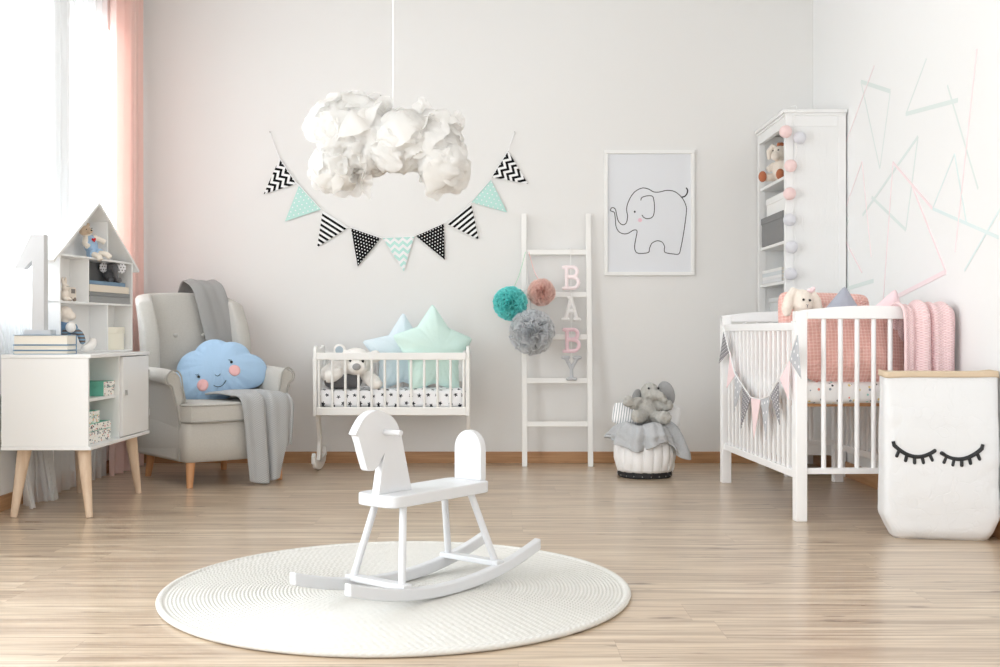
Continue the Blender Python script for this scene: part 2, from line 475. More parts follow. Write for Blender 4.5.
# ------------------------------------------------------------------ house-shaped shelf
HRZ = R(-8.45)
house = thing('house_shelf', 'white dolls-house shaped shelf standing on the sideboard', 'shelf', (-1.8865, 5.22, .7095), HRZ)
HM = Matrix.Translation(house.location) @ Matrix.Rotation(HRZ, 4, 'Z')
def hw(x, y, z): return HM @ Vector((x, y, z))
D, T, HW_ = .095, .010, .344
hb = MB()
hb.box(-D, 0, -HW_, -HW_+T, 0, .448); hb.box(-D, 0, HW_-T, HW_, 0, .448)
hb.box(-D, 0, -HW_, HW_, 0, T)
hb.prism([(-HW_, 0), (HW_, 0), (HW_, .446), (0, .704), (-HW_, .446)], -.004, 0, Matrix(((0, 1, 0, -D), (1, 0, 0, 0), (0, 0, 1, 0), (0, 0, 0, 1))))
hb.build('shell', WHITE_WOOD, house, bevel=.0015)
hs = MB(); hs.box(-D, -.001, -HW_, HW_, .228, .238); hs.build('shelf', WHITE_WOOD, house, bevel=.001)
hs = MB(); hs.box(-D, -.001, -HW_, HW_, .441, .451); hs.build('shelf', WHITE_WOOD, house, bevel=.001)
MB().box(-D, -.002, .086, .096, .451, .634).build('divider', WHITE_WOOD, house, bevel=.001)
MB().box(-D, -.002, -.095, -.085, .238, .441).build('divider', WHITE_WOOD, house, bevel=.001)
MB().box(-D, -.002, .086, .096, T, .228).build('divider', WHITE_WOOD, house, bevel=.001)
GREYBACK = mat('grey_back', (120, 120, 120), .7)
tag(MB().box(-D+.0005, -D+.003, -.085, HW_-T, .238, .441).build('back_panel', GREYBACK, house), 'dark grey back panel')
YZ = Matrix(((0, 1, 0, 0), (1, 0, 0, 0), (0, 0, 1, 0), (0, 0, 0, 1)))
for s in (-1, 1):
    MB().prism([(0, .704), (0, .719), (s*.408, .415), (s*.400, .404)], -D-.003, .006, YZ).build('roof_panel', WHITE_WOOD, house, bevel=.0015)

# ------------------------------------------------------------------ soft toys
RED = mat('red_felt', (200, 30, 40), .8)
def local_matrix(loc, facing):
    """x right (seen from the front), -y forward: forward turned to the direction facing (radians from -Y towards +X)"""
    return Matrix.Translation(loc) @ Matrix.Rotation(facing, 4, 'Z')
BEIGEC = BEIGE
# bear in overalls, sitting on the attic floor of the house
p = hw(-.030, .008, .4514)
bear = thing('teddy_bear', 'small beige teddy bear in blue overalls under the house shelf roof', 'soft toy', p, rot=(0, R(-14), R(52))); bear.scale = (1.12,)*3
mb = MB()
mb.ell((-.012, 0, .122), (.026, .024, .022)); mb.ell((-.004, -.022, .116), (.013, .014, .011))
mb.ell((-.036, .004, .140), (.008, .006, .009)); mb.ell((.012, .004, .143), (.008, .006, .009))
mb.ell((0, 0, .062), (.026, .022, .044)); mb.tube([(-.005, 0, .1), (-.008, 0, .112)], .014)
mb.tube([(-.018, -.004, .092), (-.036, -.014, .072), (-.028, -.026, .052)], [.011, .011, .013])
mb.tube([(.016, -.004, .092), (.040, -.010, .074), (.060, -.012, .058)], [.011, .011, .013])
for sx in (-1, 1):
    mb.tube([(sx*.012, 0, .018), (sx*.016, -.04, .016), (sx*.02+.006, -.066, .008), (sx*.024+.008, -.074, -.008)], [.014, .013, .012, .013])
def f_bear(nt, b):
    v, x, y, z = xyz(nt); bump(nt, b, noise_tex(nt, v, 180, 2), .5, .003)
    return mixc(nt, z.gt(.104), (238, 230, 218), (210, 188, 164))
mb.build('body', mat('two_tone_plush', (210, 190, 170), .9, .1, .2, fn=f_bear), bear, voxel=.0035, relax=3)
ov = MB()
ov.ell((0, 0, .056), (.030, .026, .040)); ov.tube([(0, 0, .085), (0, -.002, .100)], [.024, .016])
for sx in (-1, 1): ov.tube([(sx*.012, .002, .022), (sx*.017, -.034, .018)], [.019, .018])
ov.build('overalls', BLUEF, bear, voxel=.0035, relax=3)
hp = [(0, -.010), (.010, .001), (.0095, .007), (.005, .009), (0, .005), (-.005, .009), (-.0095, .007), (-.010, .001)]
MB().prism(hp, -.0275, -.0245, Matrix.Translation((.004, 0, .077))).build('heart_patch', RED, bear, bevel=.001)
MB().ell((-.020, -.026, .127), .0024).build('eye', BLACK, bear); MB().ell((.006, -.026, .127), .0024).build('eye', BLACK, bear)
MB().ell((-.004, -.036, .119), (.004, .003, .003)).build('nose', BLACK, bear)

# grey elephant on the books
p = hw(-.040, .205, .3437)
el = thing('toy_elephant', 'small charcoal toy elephant with spotted ears on books in house shelf', 'soft toy', p, R(46)); el.scale = (1.12,)*3
mb = MB()
mb.ell((0, .01, .030), (.034, .03, .030)); mb.ell((0, -.004, .062), (.028, .026, .026))
mb.tube([(0, -.022, .060), (-.004, -.040, .045), (-.006, -.046, .022), (.002, -.052, .010)], [.014, .012, .009, .008])
for sx in (-1, 1):
    mb.tube([(sx*.018, -.006, .012), (sx*.02, -.034, .010)], [.012, .013])
mb.build('body', DKGREY, el, voxel=.0035, relax=3)
def f_dots(bg, dot, p_, r, ax='xz'):
    def f(nt, b):
        v, x, y, z = xyz(nt)
        q = {'x': x, 'y': y, 'z': z}; u, w = q[ax[0]] / p_, q[ax[1]] / p_
        row = w.floor(); sh = (row * .5).fract()
        du = (u + sh).fract() - .5; dw = w.fract() - .5
        return mixc(nt, (du*du + dw*dw).lt(r*r), lin(bg), lin(dot))
    return f
EARDOT = mat('spotted_ear_cloth', (225, 225, 225), .9, fn=f_dots((226, 226, 228), (60, 60, 62), .0125, .22))
for sx in (-1, 1):
    MB().ell((sx*.042, -.004, .066), (.021, .006, .024), (0, 0, sx*R(-12))).build('ear', EARDOT, el)
MB().ell((-.012, -.027, .068), .0022).build('eye', BLACK, el); MB().ell((.012, -.027, .068), .0022).build('eye', BLACK, el)

PAPER = mat('page_paper', (240, 234, 222), .8)
def col_mat(name, c, r=.55): return mat(name, c, r)
def book(label, M, w, d, h, cov, group, spine_x=True):
    """closed book lying flat; local y = length, x = depth (spine at +x when spine_x, else fore edge there)"""
    b = thing('book', label, 'book', M.to_translation(), M.to_euler().z, group)
    k = .0028; c = MB()
    c.box(-d, 0, -w/2, w/2, 0, k); c.box(-d, 0, -w/2, w/2, h-k, h)
    c.box(-k if spine_x else -d, 0 if spine_x else -d+k, -w/2, w/2, k, h-k)
    c.build('cover', cov, b, bevel=.0008)
    MB().box(-d+(.004 if spine_x else k), -k if spine_x else -.004, -w/2+.004, w/2-.004, k, h-k).build('page_block', PAPER, b)
    return b
GREYCOV, GREYCOV2 = col_mat('grey_cover', (152, 154, 154)), col_mat('mid_grey_cover', (136, 138, 138))
CREAMCOV, BLUECOV = col_mat('cream_cover', (232, 222, 206)), col_mat('slate_blue_cover', (116, 146, 172))
z = .2382
for i, (h, w, cov, lab, oy) in enumerate((
        (.031, .395, GREYCOV, 'thick grey book at the bottom of the house shelf stack', .124),
        (.020, .395, GREYCOV2, 'thin grey book second from bottom in the house shelf stack', .124),
        (.034, .385, CREAMCOV, 'thick cream book near the top of the house shelf stack', .118),
        (.0185, .35, BLUECOV, 'slate blue book topmost under the charcoal toy elephant', .098))):
    M0 = HM @ Matrix.Translation((-.004, oy, z)); book(lab, M0, w, .084, h, cov, 'books lying in the house shelf'); z += h+.0004

# little beige rabbit with a toy cart in the middle left compartment
p = hw(-.020, -.272, .2385)
rb = thing('toy_rabbit', 'tiny beige rabbit figure with upright ears in house shelf', 'figurine', p, R(70))
mb = MB(); mb.ell((0, 0, .026), (.020, .022, .026)); mb.ell((0, -.006, .062), (.016, .016, .016))
for sx in (-1, 1): mb.tube([(sx*.006, 0, .074), (sx*.009, .002, .094), (sx*.010, .002, .108)], [.006, .007, .004])
for sx in (-1, 1): mb.ell((sx*.012, -.018, .008), (.008, .014, .008))
mb.build('body', CREAM, rb, voxel=.003, relax=2)
MB().ell((-.006, -.021, .065), .0018).build('eye', BLACK, rb); MB().ell((.006, -.021, .065), .0018).build('eye', BLACK, rb)
p = hw(-.026, -.222, .2385)
ct = thing('toy_van', 'tiny cream toy van with grey window beside rabbit figure', 'toy', p, HRZ)
MB().prism([(-.034, .010), (.034, .010), (.034, .05), (.028, .064), (-.034, .064)], -.018, .018, YZ).build('van_body', mat('cream_wood', (226, 216, 204), .5), ct, bevel=.003)
MB().box(.0178, .0192, -.012, .020, .036, .056).build('van_window', mat('grey_print', (120, 112, 106), .5), ct)
for yy in (-.018, .018): MB().tube([(.012, yy, .009), (.021, yy, .009)], .009, 16).build('wheel', mat('taupe_wood', (150, 134, 120), .5), ct)

# long-legged doll sitting against the left wall of the bottom compartment
p = hw(-.034, -.252, .0105)
dl = thing('cloth_doll', 'floppy cream cloth toy with blue top and striped legs in house shelf bottom', 'soft toy', p, R(60))
mb = MB(); mb.ell((.002, -.002, .172), (.040, .030, .034)); mb.ell((.026, -.016, .158), (.024, .020, .020))
mb.tube([(-.026, 0, .195), (-.038, -.004, .172), (-.038, -.006, .142)], [.01, .013, .010]); mb.tube([(0, 0, .12), (0, 0, .16)], .02)
mb.ell((0, .002, .06), (.030, .026, .058))
mb.build('body', CREAM, dl, voxel=.0045, relax=4)
tp_ = MB(); tp_.ell((0, 0, .094), (.036, .029, .050)); tp_.tube([(.022, 0, .118), (.044, -.014, .108), (.056, -.020, .115)], [.014, .014, .012])
tp_.build('blue_top', fabric('denim_blue', (104, 140, 176), (124, 158, 190), 240, .4), dl, voxel=.0045, relax=2)
def f_strip(nt, b):
    v, x, y, z = xyz(nt); return mixc(nt, (z / .016).fract().lt(.5), (106, 92, 84), (126, 156, 178))
STR = mat('striped_cotton', (120, 110, 100), .9, fn=f_strip)
MB().tube([(.020, -.016, .085), (.028, -.054, .095), (.030, -.084, .07), (.028, -.094, .028)], [.016, .017, .016, .015], 14).build('leg', STR, dl, subsurf=1)
MB().tube([(-.014, -.014, .075), (-.020, -.040, .092), (-.020, -.056, .098)], [.015, .015, .014], 14).build('leg', STR, dl, subsurf=1)
MB().ell((-.020, -.072, .108), (.024, .020, .024)).build('foot', WHITEPL, dl)
MB().tube([(.022, -.094, .012), (.046, -.094, .012), (.080, -.086, .020), (.098, -.078, .044), (.102, -.074, .058)], [.014, .019, .022, .020, .011], 16).build('foot', WHITEPL, dl, subsurf=1)

# round lidded box
p = hw(-.049, .222, .0102)
rbx = thing('round_box', 'round cream lidded box in the bottom right of house shelf', 'box', p)
CREAMB = mat('cream_card', (240, 236, 220), .6)
OV = Matrix.Rotation(HRZ, 4, 'Z') @ Matrix.Diagonal((.82, 1.9, 1, 1))
MB().lathe([(.0, 0), (.050, 0), (.050, .088), (0, .088)], 48, OV).build('box_base', CREAMB, rbx, bevel=.001)
MB().lathe([(0, .082), (.0525, .080), (.0535, .081), (.0535, .108), (.0525, .112), (0, .113)], 48, OV).build('lid', CREAMB, rbx)

# books and the figure one in front
z = .7094
for h, cov, lab in ((.017, BLUECOV, 'thin blue-edged book at the bottom of the sideboard stack'),
                    (.023, BLUECOV, 'blue-edged book in the middle of the sideboard stack'),
                    (.044, BLUECOV, 'thick blue-edged book topmost of the sideboard stack')):
    M0 = Matrix.Translation((-1.962, 4.728, z)) @ Matrix.Rotation(R(-90), 4, 'Z')
    book(lab, M0, .238, .105, h, cov, 'books lying on the sideboard', spine_x=False); z += h+.0004
GREYW = mat('grey_white_numeral', (206, 206, 207), .5)
one = thing('number_one', 'large white freestanding number one on the book stack', 'decoration', (-1.988, 4.785, z))
q = lambda a, b: ((a-41.5)/228, (b-328)/-228+.022)
MB().box(-.06, .06, -.03, .03, 0, .022).build('foot_block', GREYW, one, bevel=.001)
MB().prism([q(34.4, 233), q(47.9, 233), q(47.9, 328), q(35.7, 328), q(35.7, 259), q(28, 267.5), q(18.6, 267.5), q(18.6, 265.5)], -.022, .022).build('numeral', GREYW, one, bevel=.001)
for o_ in (one,): o_.rotation_euler.z = 0

# ------------------------------------------------------------------ wing armchair
AC = thing('armchair', 'light grey wing armchair with wooden legs in the left corner', 'armchair', (-1.567, 6.04, 0), R(40))
HW = .33
leg_pos = ((-.25, -.30, -.01, -.01), (.25, -.30, .01, -.01), (-.22, .27, -.01, .03), (.22, .27, .01, .03))
for (x, y, dx, dy) in leg_pos:
    MB().tube([(x+dx, y+dy, 0), (x, y, .15)], [.016, .026], 18).build('leg', BEECH, AC)
# lower body with bowed front
def rrect(x0, x1, y0, y1, r, n=6, bow=0):
    P = []
    for cx, cy, a0 in ((x1-r, y1-r, 0), (x0+r, y1-r, 90), (x0+r, y0+r, 180), (x1-r, y0+r, 270)):
        for k in range(n+1):
            a = R(a0+90*k/n); P.append((cx+r*math.cos(a), cy+r*math.sin(a)))
    # subdivide the front edge to bow it
    F = []
    for i, p in enumerate(P):
        F.append(p)
        if i == 3*(n+1)-1:
            q2 = P[i+1]
            for k in range(1, 8): F.append((p[0]+(q2[0]-p[0])*k/8, p[1]-bow*math.sin(PI*k/8)))
    return F
def loft(rings):
    m = MB(); n = len(rings[0]); vs = [v for r_ in rings for v in r_]; fs = []
    for j in range(len(rings)-1):
        for i in range(n):
            l = (i+1) % n; fs.append((j*n+i, j*n+l, (j+1)*n+l, (j+1)*n+i))
    fs.append(tuple(range(n))[::-1]); fs.append(tuple((len(rings)-1)*n+i for i in range(n)))
    return m.add(vs, fs)
base = [[(x, y, z) for x, y in rrect(-w_, w_, f_, b_, .05, bow=.015)] for z, w_, f_, b_ in
        ((.134, .285, -.335, .33), (.142, .293, -.345, .335), (.22, .305, -.36, .345), (.30, .305, -.362, .35), (.338, .30, -.355, .35))]
loft(base).build('seat_frame', CHAIR_FAB, AC, angle=60)
def tshape(e, top):
    P = [(.302-e, -.262-e*.5), (.302-e, -.33), (.28-e, -.372+e), (.20, -.390+e)] + [(.16-.04*k, -.394+e) for k in range(9)] + [(-.20, -.390+e), (-.28+e, -.372+e), (-.302+e, -.33), (-.302+e, -.262-e*.5), (-.236+e, -.256-e*.5), (-.236+e, .205), (.236-e, .205), (.236-e, -.256-e*.5)]
    return [(x, y, top) for x, y in P][::-1]
loft([tshape(.016, .340), tshape(.004, .346), tshape(0, .39), tshape(.004, .427), tshape(.018, .438)]).build('seat_cushion', CHAIR_FAB, AC, angle=70, bevel=.004)
PIPE = fabric('grey_piping', (160, 158, 152), (172, 170, 164), 300, .2)
for zz in (.346, .428):
    MB().tube([p_ for p_ in tshape(.002, zz)], .0042, 8, True).build('piping', PIPE, AC)
# backrest: curved shell with the wings
def back_fn(outer):
    def fn(u, v):
        s = u*2-1; a = abs(s); sg = 1 if s >= 0 else -1
        ytop = 1.035 - .02*s*s - (.035 if a > .82 else 0)*((a-.82)/.18 if a > .82 else 0)
        z = .30 + (ytop-.30)*v
        rec = .13*v
        # middle 70% is the back, outer part wraps forward as a wing
        if a < .66:
            x = a/.66*.208; y = .235 + rec
        else:
            k = (a-.66)/.34
            wing = (.06+.13*math.sin(PI*min(1, max(0, (v-.18)/.95)))) * (1 if v > .2 else v/.2)
            th = k*PI*.5
            x = .208 + .05*math.sin(th*1.0) + .02*k
            y = .235 + rec - wing*(1-math.cos(th))*1.0 - .02*k
        bul = .0 if outer else .022*math.cos(min(a/.66, 1)*PI/2)*math.sin(PI*min(1, max(0, (v-.1)/.85)))
        y -= bul
        return (sg*x, y, z)
    return fn
MB().grid(back_fn(False), 61, 28).build('backrest', CHAIR_FAB, AC, solid=.085, bevel=0, subsurf=1, angle=180)
for bx in (-.085, .085):
    MB().ell((bx, .238, .60), (.013, .008, .013)).build('button', CHAIR_FAB, AC)
    MB().ell((bx, .238+.022, .79), (.013, .008, .013)).build('button', CHAIR_FAB, AC)
# arms: rolled section swept from front to the wing
def arm(sx):
    prof0 = [(-.048, .14), (-.05, .35), (-.044, .50), (-.036, .545), (-.030, .57), (-.012, .592), (.018, .598), (.045, .585), (.058, .56), (.05, .535), (.03, .522), (.018, .50), (.014, .35), (.012, .14)]
    rings = []
    for k in range(13):
        v = k/12; y = -.262 + .53*v
        up = .055 + .03*v - .09*max(0, 1-v*3.2)**2*.4
        flare = (1-v)**1.5*.035
        ring = []
        for (x, z) in prof0:
            zz = z if z < .4 else .4 + (z-.4)*(1+up*1.6)
            xx = x + (flare if z > .45 else flare*.15)
            sh = .03*(1 if z < .3 else 0)*(1-v)
            ring.append((sx*(.285+xx), y + .02*math.sin(PI*min(1, max(0, (z-.15)/.4)))*(-1 if v == 0 else 0) + sh, zz))
        rings.append(ring if sx > 0 else ring[::-1])
    loft(rings).build('arm', CHAIR_FAB, AC, bevel=.012, seg=3, angle=60)
    # front facing panel of the arm with its piping
    fr = [(sx*(.285+x+.034*(1 if z > .45 else .2)), -.279, z if z < .4 else .4+(z-.4)*1.06) for x, z in [(a*.86+.000, b) for a, b in prof0]]
    MB().tube(catmull(fr, 4), .0045, 8).build('arm_piping', PIPE, AC)
arm(-1); arm(1)

# ------------------------------------------------------------------ on the chair
CM = Matrix.Translation(AC.location) @ Matrix.Rotation(R(40), 4, 'Z')
def f_cloud(nt, b):
    v, x, y, z = xyz(nt)
    n = noise_tex(nt, combine(nt, x*14, y*14, z*5), 1.0, 3)
    bump(nt, b, n + noise_tex(nt, v, 300, 2) * .2, .8, .015)
CLOUDF = mat('sky_blue_cotton', (170, 200, 228), .85, .2, .1, fn=f_cloud)
cl = thing('cloud_cushion', 'blue cloud-shaped cushion with smiling face and pink cheeks on armchair', 'cushion',
           tuple(CM @ Vector((.057, .03, .602))), 0, rot=(R(-20), R(-10), R(14))); cl.scale = (1.12,)*3
lob = [(-.155, -.06, .085), (-.09, .01, .105), (-.005, .055, .105), (.075, .03, .10), (.15, -.045, .09), (0, -.06, .105), (-.07, -.075, .09), (.075, -.075, .085)]
def cloud_out(th):
    d = Vector((math.cos(th), math.sin(th))); best = 0
    for (cx, cy, r) in lob:
        cy *= .95; b_ = d.x*cx + d.y*cy; disc = b_*b_ - (cx*cx+cy*cy-r*r)
        if disc > 0: best = max(best, b_ + math.sqrt(disc))
    return (d.x*best, d.y*best)
MB().pillow(cloud_out, .078, 160, 18, 2.0, .6, .009, 3).build('cushion', CLOUDF, cl, angle=80)
def onface(x, z):       # front surface height of the cushion at (x,z)
    th = math.atan2(z, x); r0 = Vector(cloud_out(th)).length; t = min(.99, math.hypot(x, z)/r0)
    n_ = noise.noise(Vector((x*9+3, z*9, -3+3)))*.009*(1-t**6)
    return -(.078*(1-t**2.0)**.6 + n_) - .0022
PINKC = mat('pink_felt', (240, 190, 190), .9, .1)
for (cx, cz) in ((-.080, -.090), (.082, -.048)):
    vs = [(cx, onface(cx, cz), cz)]; fs = []
    for j in (1, 2, 3):
        for k in range(28):
            a = 2*PI*k/28; x, z_ = cx+.0275*j/3*math.cos(a), cz+.0275*j/3*math.sin(a); vs.append((x, onface(x, z_), z_))
    for k in range(28):
        l = (k+1) % 28; fs.append((0, 1+k, 1+l))
        for j in (0, 1): fs.append((1+j*28+k, 1+(j+1)*28+k, 1+(j+1)*28+l, 1+j*28+l))
    MB().add(vs, fs).build('cheek', PINKC, cl, solid=.0012)
INK = mat('dark_embroidery', (50, 54, 66), .8)
for (ex, ez) in ((-.092, -.047), (.074, -.004)):
    MB().ell((ex, onface(ex, ez)-.001, ez), (.0072, .003, .0072)).build('eye', BLACK, cl)
    for k in (-1, 0, 1):
        a = (ex-.004+k*.004, ez+.010); b_ = (ex-.006+k*.007, ez+.016)
        MB().tube([(a[0], onface(*a), a[1]), (b_[0], onface(*b_), b_[1])], .0010, 6).build('eyelash', INK, cl)
def stroke(P): return [(x, onface(x, z_), z_) for x, z_ in P]
MB().tube(stroke([(-.029+.0062*k, -.117+.016*((k/5-1)**2)+.0013*k) for k in range(11)]), .0016, 6).build('mouth', INK, cl)
MB().tube(stroke([(-.014+.026*k/8, -.062+.009*((k/4-1)**2)) for k in range(9)]), .0013, 6).build('nose', INK, cl)

def knit(c, c2, px=.011, pz=.008, st=.8):
    def f(nt, b):
        tc = nt.nodes.new('ShaderNodeTexCoord'); sp = nt.nodes.new('ShaderNodeSeparateXYZ'); nt.links.new(tc.outputs['UV'], sp.inputs[0])
        u, v = S(nt, sp.outputs[0]), S(nt, sp.outputs[1])
        h = ((u * (2*PI/px)).sin() * (v * (2*PI/pz)).sin())
        bump(nt, b, h * .5 + .5, st, .003)
        return mixc(nt, h * .5 + .5, lin(c2), lin(c))
    return f
def drape(path, wvec, width, folds, amp, nu=70, nv=60, seed=0, spread=None, hem=None):
    """cloth hung along a path (list of points, catmull), wvec = width direction; folds run along the path. Returns MB and uv list"""
    P = catmull(path, 14); L = [0]
    for a, b in zip(P, P[1:]): L.append(L[-1]+(b-a).length)
    wv = Vector(wvec).normalized()
    def at(v):
        d = v*L[-1]; i = 0
        while i < len(L)-2 and L[i+1] < d: i += 1
        k = (d-L[i])/max(1e-9, L[i+1]-L[i]); p = P[i].lerp(P[i+1], k)
        i0, i1 = max(0, i-2), min(len(P)-1, i+3)
        t_ = (P[i1]-P[i0]).normalized(); return p, wv.cross(t_).normalized()
    m = MB(); uv = []
    for j in range(nv):
        v0 = j/(nv-1)
        for i in range(nu):
            u = i/(nu-1); v = v0*(hem(u) if hem else 1); p, n_ = at(v)
            sw = spread(v) if spread else 1; s = (u-.5)*width*sw
            ph = u*folds*2*PI + seed + .7*noise.noise(Vector((u*3, v*2.2, seed)))
            a = amp(v) if callable(amp) else amp
            h = a*(math.sin(ph)*.6+.45*math.sin(1.7*ph+seed*2)) + a*.5*noise.noise(Vector((u*5, v*4, seed+9)))
            q_ = p + wv*(s + .35*a*math.cos(ph)) + n_*h
            m.v.append(tuple(q_)); uv.append((u*width, v*L[-1]))
    for j in range(nv-1):
        for i in range(nu-1): m.f.append((j*nu+i, j*nu+i+1, (j+1)*nu+i+1, (j+1)*nu+i))
    return m, uv
def cloth(name, mu, m, thick, parent=None, sub=0):
    mb, uv = mu; o = mb.build(name, m, parent, solid=thick, angle=180, subsurf=sub)
    l = o.data.uv_layers.new(name='uv')
    for lp in o.data.loops: l.data[lp.index].uv = uv[lp.vertex_index]
    return o
GREYKNIT = mat('grey_knit', (186, 187, 187), .95, .1, .2, fn=knit((194, 195, 195), (160, 161, 161), .014, .010))
DKKNIT = mat('dark_grey_knit', (140, 139, 138), .95, .1, .2, fn=knit((172, 171, 169), (148, 147, 145), .006, .005, .5))
cw = lambda x, y, z: tuple(CM @ Vector((x, y, z)))
wx = CM.to_3x3() @ Vector((1, 0, 0))
t1 = cloth('throw_blanket', drape([cw(0.112, .50, .66), cw(0.112, .495, .95), cw(0.117, .43, 1.098), cw(0.122, .355, 1.098), cw(0.132, .285, 1.045), cw(0.152, .215, .86), cw(0.177, .165, .66), cw(0.192, .135, .49)],
           wx, .19, 1.5, .006, 40, 70, 2.0), DKKNIT, .008)
tag(t1, 'dark grey throw hung over the top of the armchair backrest', 'blanket')
t2 = cloth('throw_blanket', drape([cw(0.100, -.05, .475), cw(0.115, -.16, .482), cw(0.130, -.30, .480), cw(0.135, -.372, .476), cw(0.137, -.418, .43), cw(0.139, -.428, .32), cw(0.141, -.432, .18), cw(0.143, -.432, .025)],
           wx, .31, 2.4, lambda v: .008+.015*v, 90, 90, 0.6, lambda v: 1.0-.42*max(0, v-.5), lambda u: 1-.20*max(0, min(1, (u-.70)/.08))+.02*math.sin(u*5)), GREYKNIT, .010)
tag(t2, 'light grey knitted throw hanging from the armchair seat to the floor', 'blanket')
# ------------------------------------------------------------------ round rug
RX, RY_, RR = -.297, 3.40, .735
def f_rug(nt, b):
    v, x, y, z = xyz(nt)
    at = nt.nodes.new('ShaderNodeMath'); at.operation = 'ARCTAN2'; nt.links.new(y.k, at.inputs[0]); nt.links.new(x.k, at.inputs[1])
    r = (x*x + y*y).op('SQRT'); ang = S(nt, at.outputs[0])
    ring = (r / .0116).floor(); 
    tw = ((ang * (ring * 3.4).floor()) + r * 330).sin()
    bump(nt, b, tw * .5 + noise_tex(nt, v, 220, 2) * .6, .45, .003)
    return mixc(nt, noise_tex(nt, v, 60, 3), (206, 204, 198), (216, 214, 209))
RUGM = mat('cream_cotton_braid', (238, 236, 230), .95, .1, .1, fn=f_rug)
rug = thing('round_rug', 'round white braided rug on the floor under the rocking horse', 'rug', (RX, RY_, 0))
prof = [(0.0, .010)]; PITCH = .0116; n_r = 61
for k in range(n_r):
    for j in range(1, 5): prof.append(((k + j/4)*PITCH, .0100 + .0032*math.sin(PI*j/4)))
prof += [(n_r*PITCH, .001), (0, .001)]
MB().lathe(prof, 180).build('mat_body', RUGM, rug, angle=80)
MB().lathe([(n_r*PITCH+.003+.011*math.cos(a), .0095+.0088*math.sin(a)) for a in [2*PI*k/12 for k in range(12)]], 180, closed=True).build('braided_edge', RUGM, rug, angle=80)

# ------------------------------------------------------------------ rocking horse  (local x = forward, y = to the horse's left... near side is -y)
WH = mat('white_lacquer', (212, 213, 215), .34, .45)
fwd = math.atan2(-.78, -.62)
rh = thing('rocking_horse', 'white wooden rocking horse standing on the round rug', 'rocking horse', (-.205, 3.375, .0145), fwd)
# with local x forward, local +y is the side towards the camera's right
RAD = 1.42
for sy in (-1, 1):
    y0 = sy*.112
    pts = [(-.430 + .876*k/30) for k in range(31)]
    m_ = MB()
    top = [(x, .037 + RAD - math.sqrt(RAD*RAD-x*x)) for x in pts]; bot = [(x, RAD - math.sqrt(RAD*RAD-x*x)) for x in pts]
    m_.prism(bot + top[::-1], y0-.014, y0+.014)
    m_.build('rocker', WH, rh, bevel=.006, seg=3, angle=30)
for xc, lab in ((.215, 0), (-.215, 0)):
    m_ = MB(); m_.box(xc-.018, xc+.018, -.122, .122, .046, .064); m_.build('crossbar', WH, rh, bevel=.004)
SZ0, SZ1 = .278, .314
seat = []
for cx, sgn in ((-.225, -1), (.235, 1)):
    for k in range(13):
        a = R(-90+180*k/12) if sgn > 0 else R(90+180*k/12)
        # rounded-square ends
        seat.append((cx - sgn*.045 + .045*math.copysign(abs(math.cos(a))**.7, math.cos(a)), .083*math.copysign(abs(math.sin(a))**.55, math.sin(a))))
SEATM = Matrix(((1, 0, 0, 0), (0, 0, 1, 0), (0, 1, 0, 0), (0, 0, 0, 1)))
MB().prism(seat, SZ0, SZ1, SEATM).build('seat', WH, rh, bevel=.005, seg=3)
for sx, sy in ((1, 1), (1, -1), (-1, 1), (-1, -1)):
    MB().tube([(sx*.218, sy*.100, .052), (sx*(.165 if sx > 0 else .145), sy*.055, SZ0+.004)], .0112, 16).build('leg', WH, rh)
# head board
hd = catmull([(.055, .304), (.070, .36), (.084, .412), (.102, .474), (.128, .52), (.171, .545), (.212, .552), (.252, .537), (.276, .512), (.293, .487)], 6)
head = [(p[0], p[1]) for p in hd] + [(.281, .482), (.272, .46), (.262, .43), (.244, .383), (.236, .377), (.216, .377), (.196, .392), (.173, .424), (.180, .396), (.198, .304)]
head = [(x+.028, z_+.009) for x, z_ in head[::-1]]
hb = MB().prism(head, -.015, .015)
hb.build('head', WH, rh, bevel=.003, angle=30)
MB().tube([(.200, -.080, .496), (.200, .080, .496)], .0085, 16).build('handle', WH, rh, bevel=.002)
# back board
bk = [(-.035*1.75, .0)] 
BB = Matrix(((1, 0, 0, 0), (0, 1, 0, 0), (0, 0, 1, 0), (0, 0, 0, 1)))
arc = [(-.1985 + .0, 0)]
bbp = [(.056, 0)] + [(.056*math.cos(R(a)), .098 + .062*math.sin(R(a))) for a in range(0, 181, 12)] + [(-.056, 0)]
YZB = Matrix(((0, -1, 0, -.197), (1, 0, 0, 0), (0, 0, 1, SZ1-.001), (0, 0, 0, 1)))
MB().prism(bbp, -.001, .027, YZB).build('backrest', WH, rh, bevel=.004, angle=30)

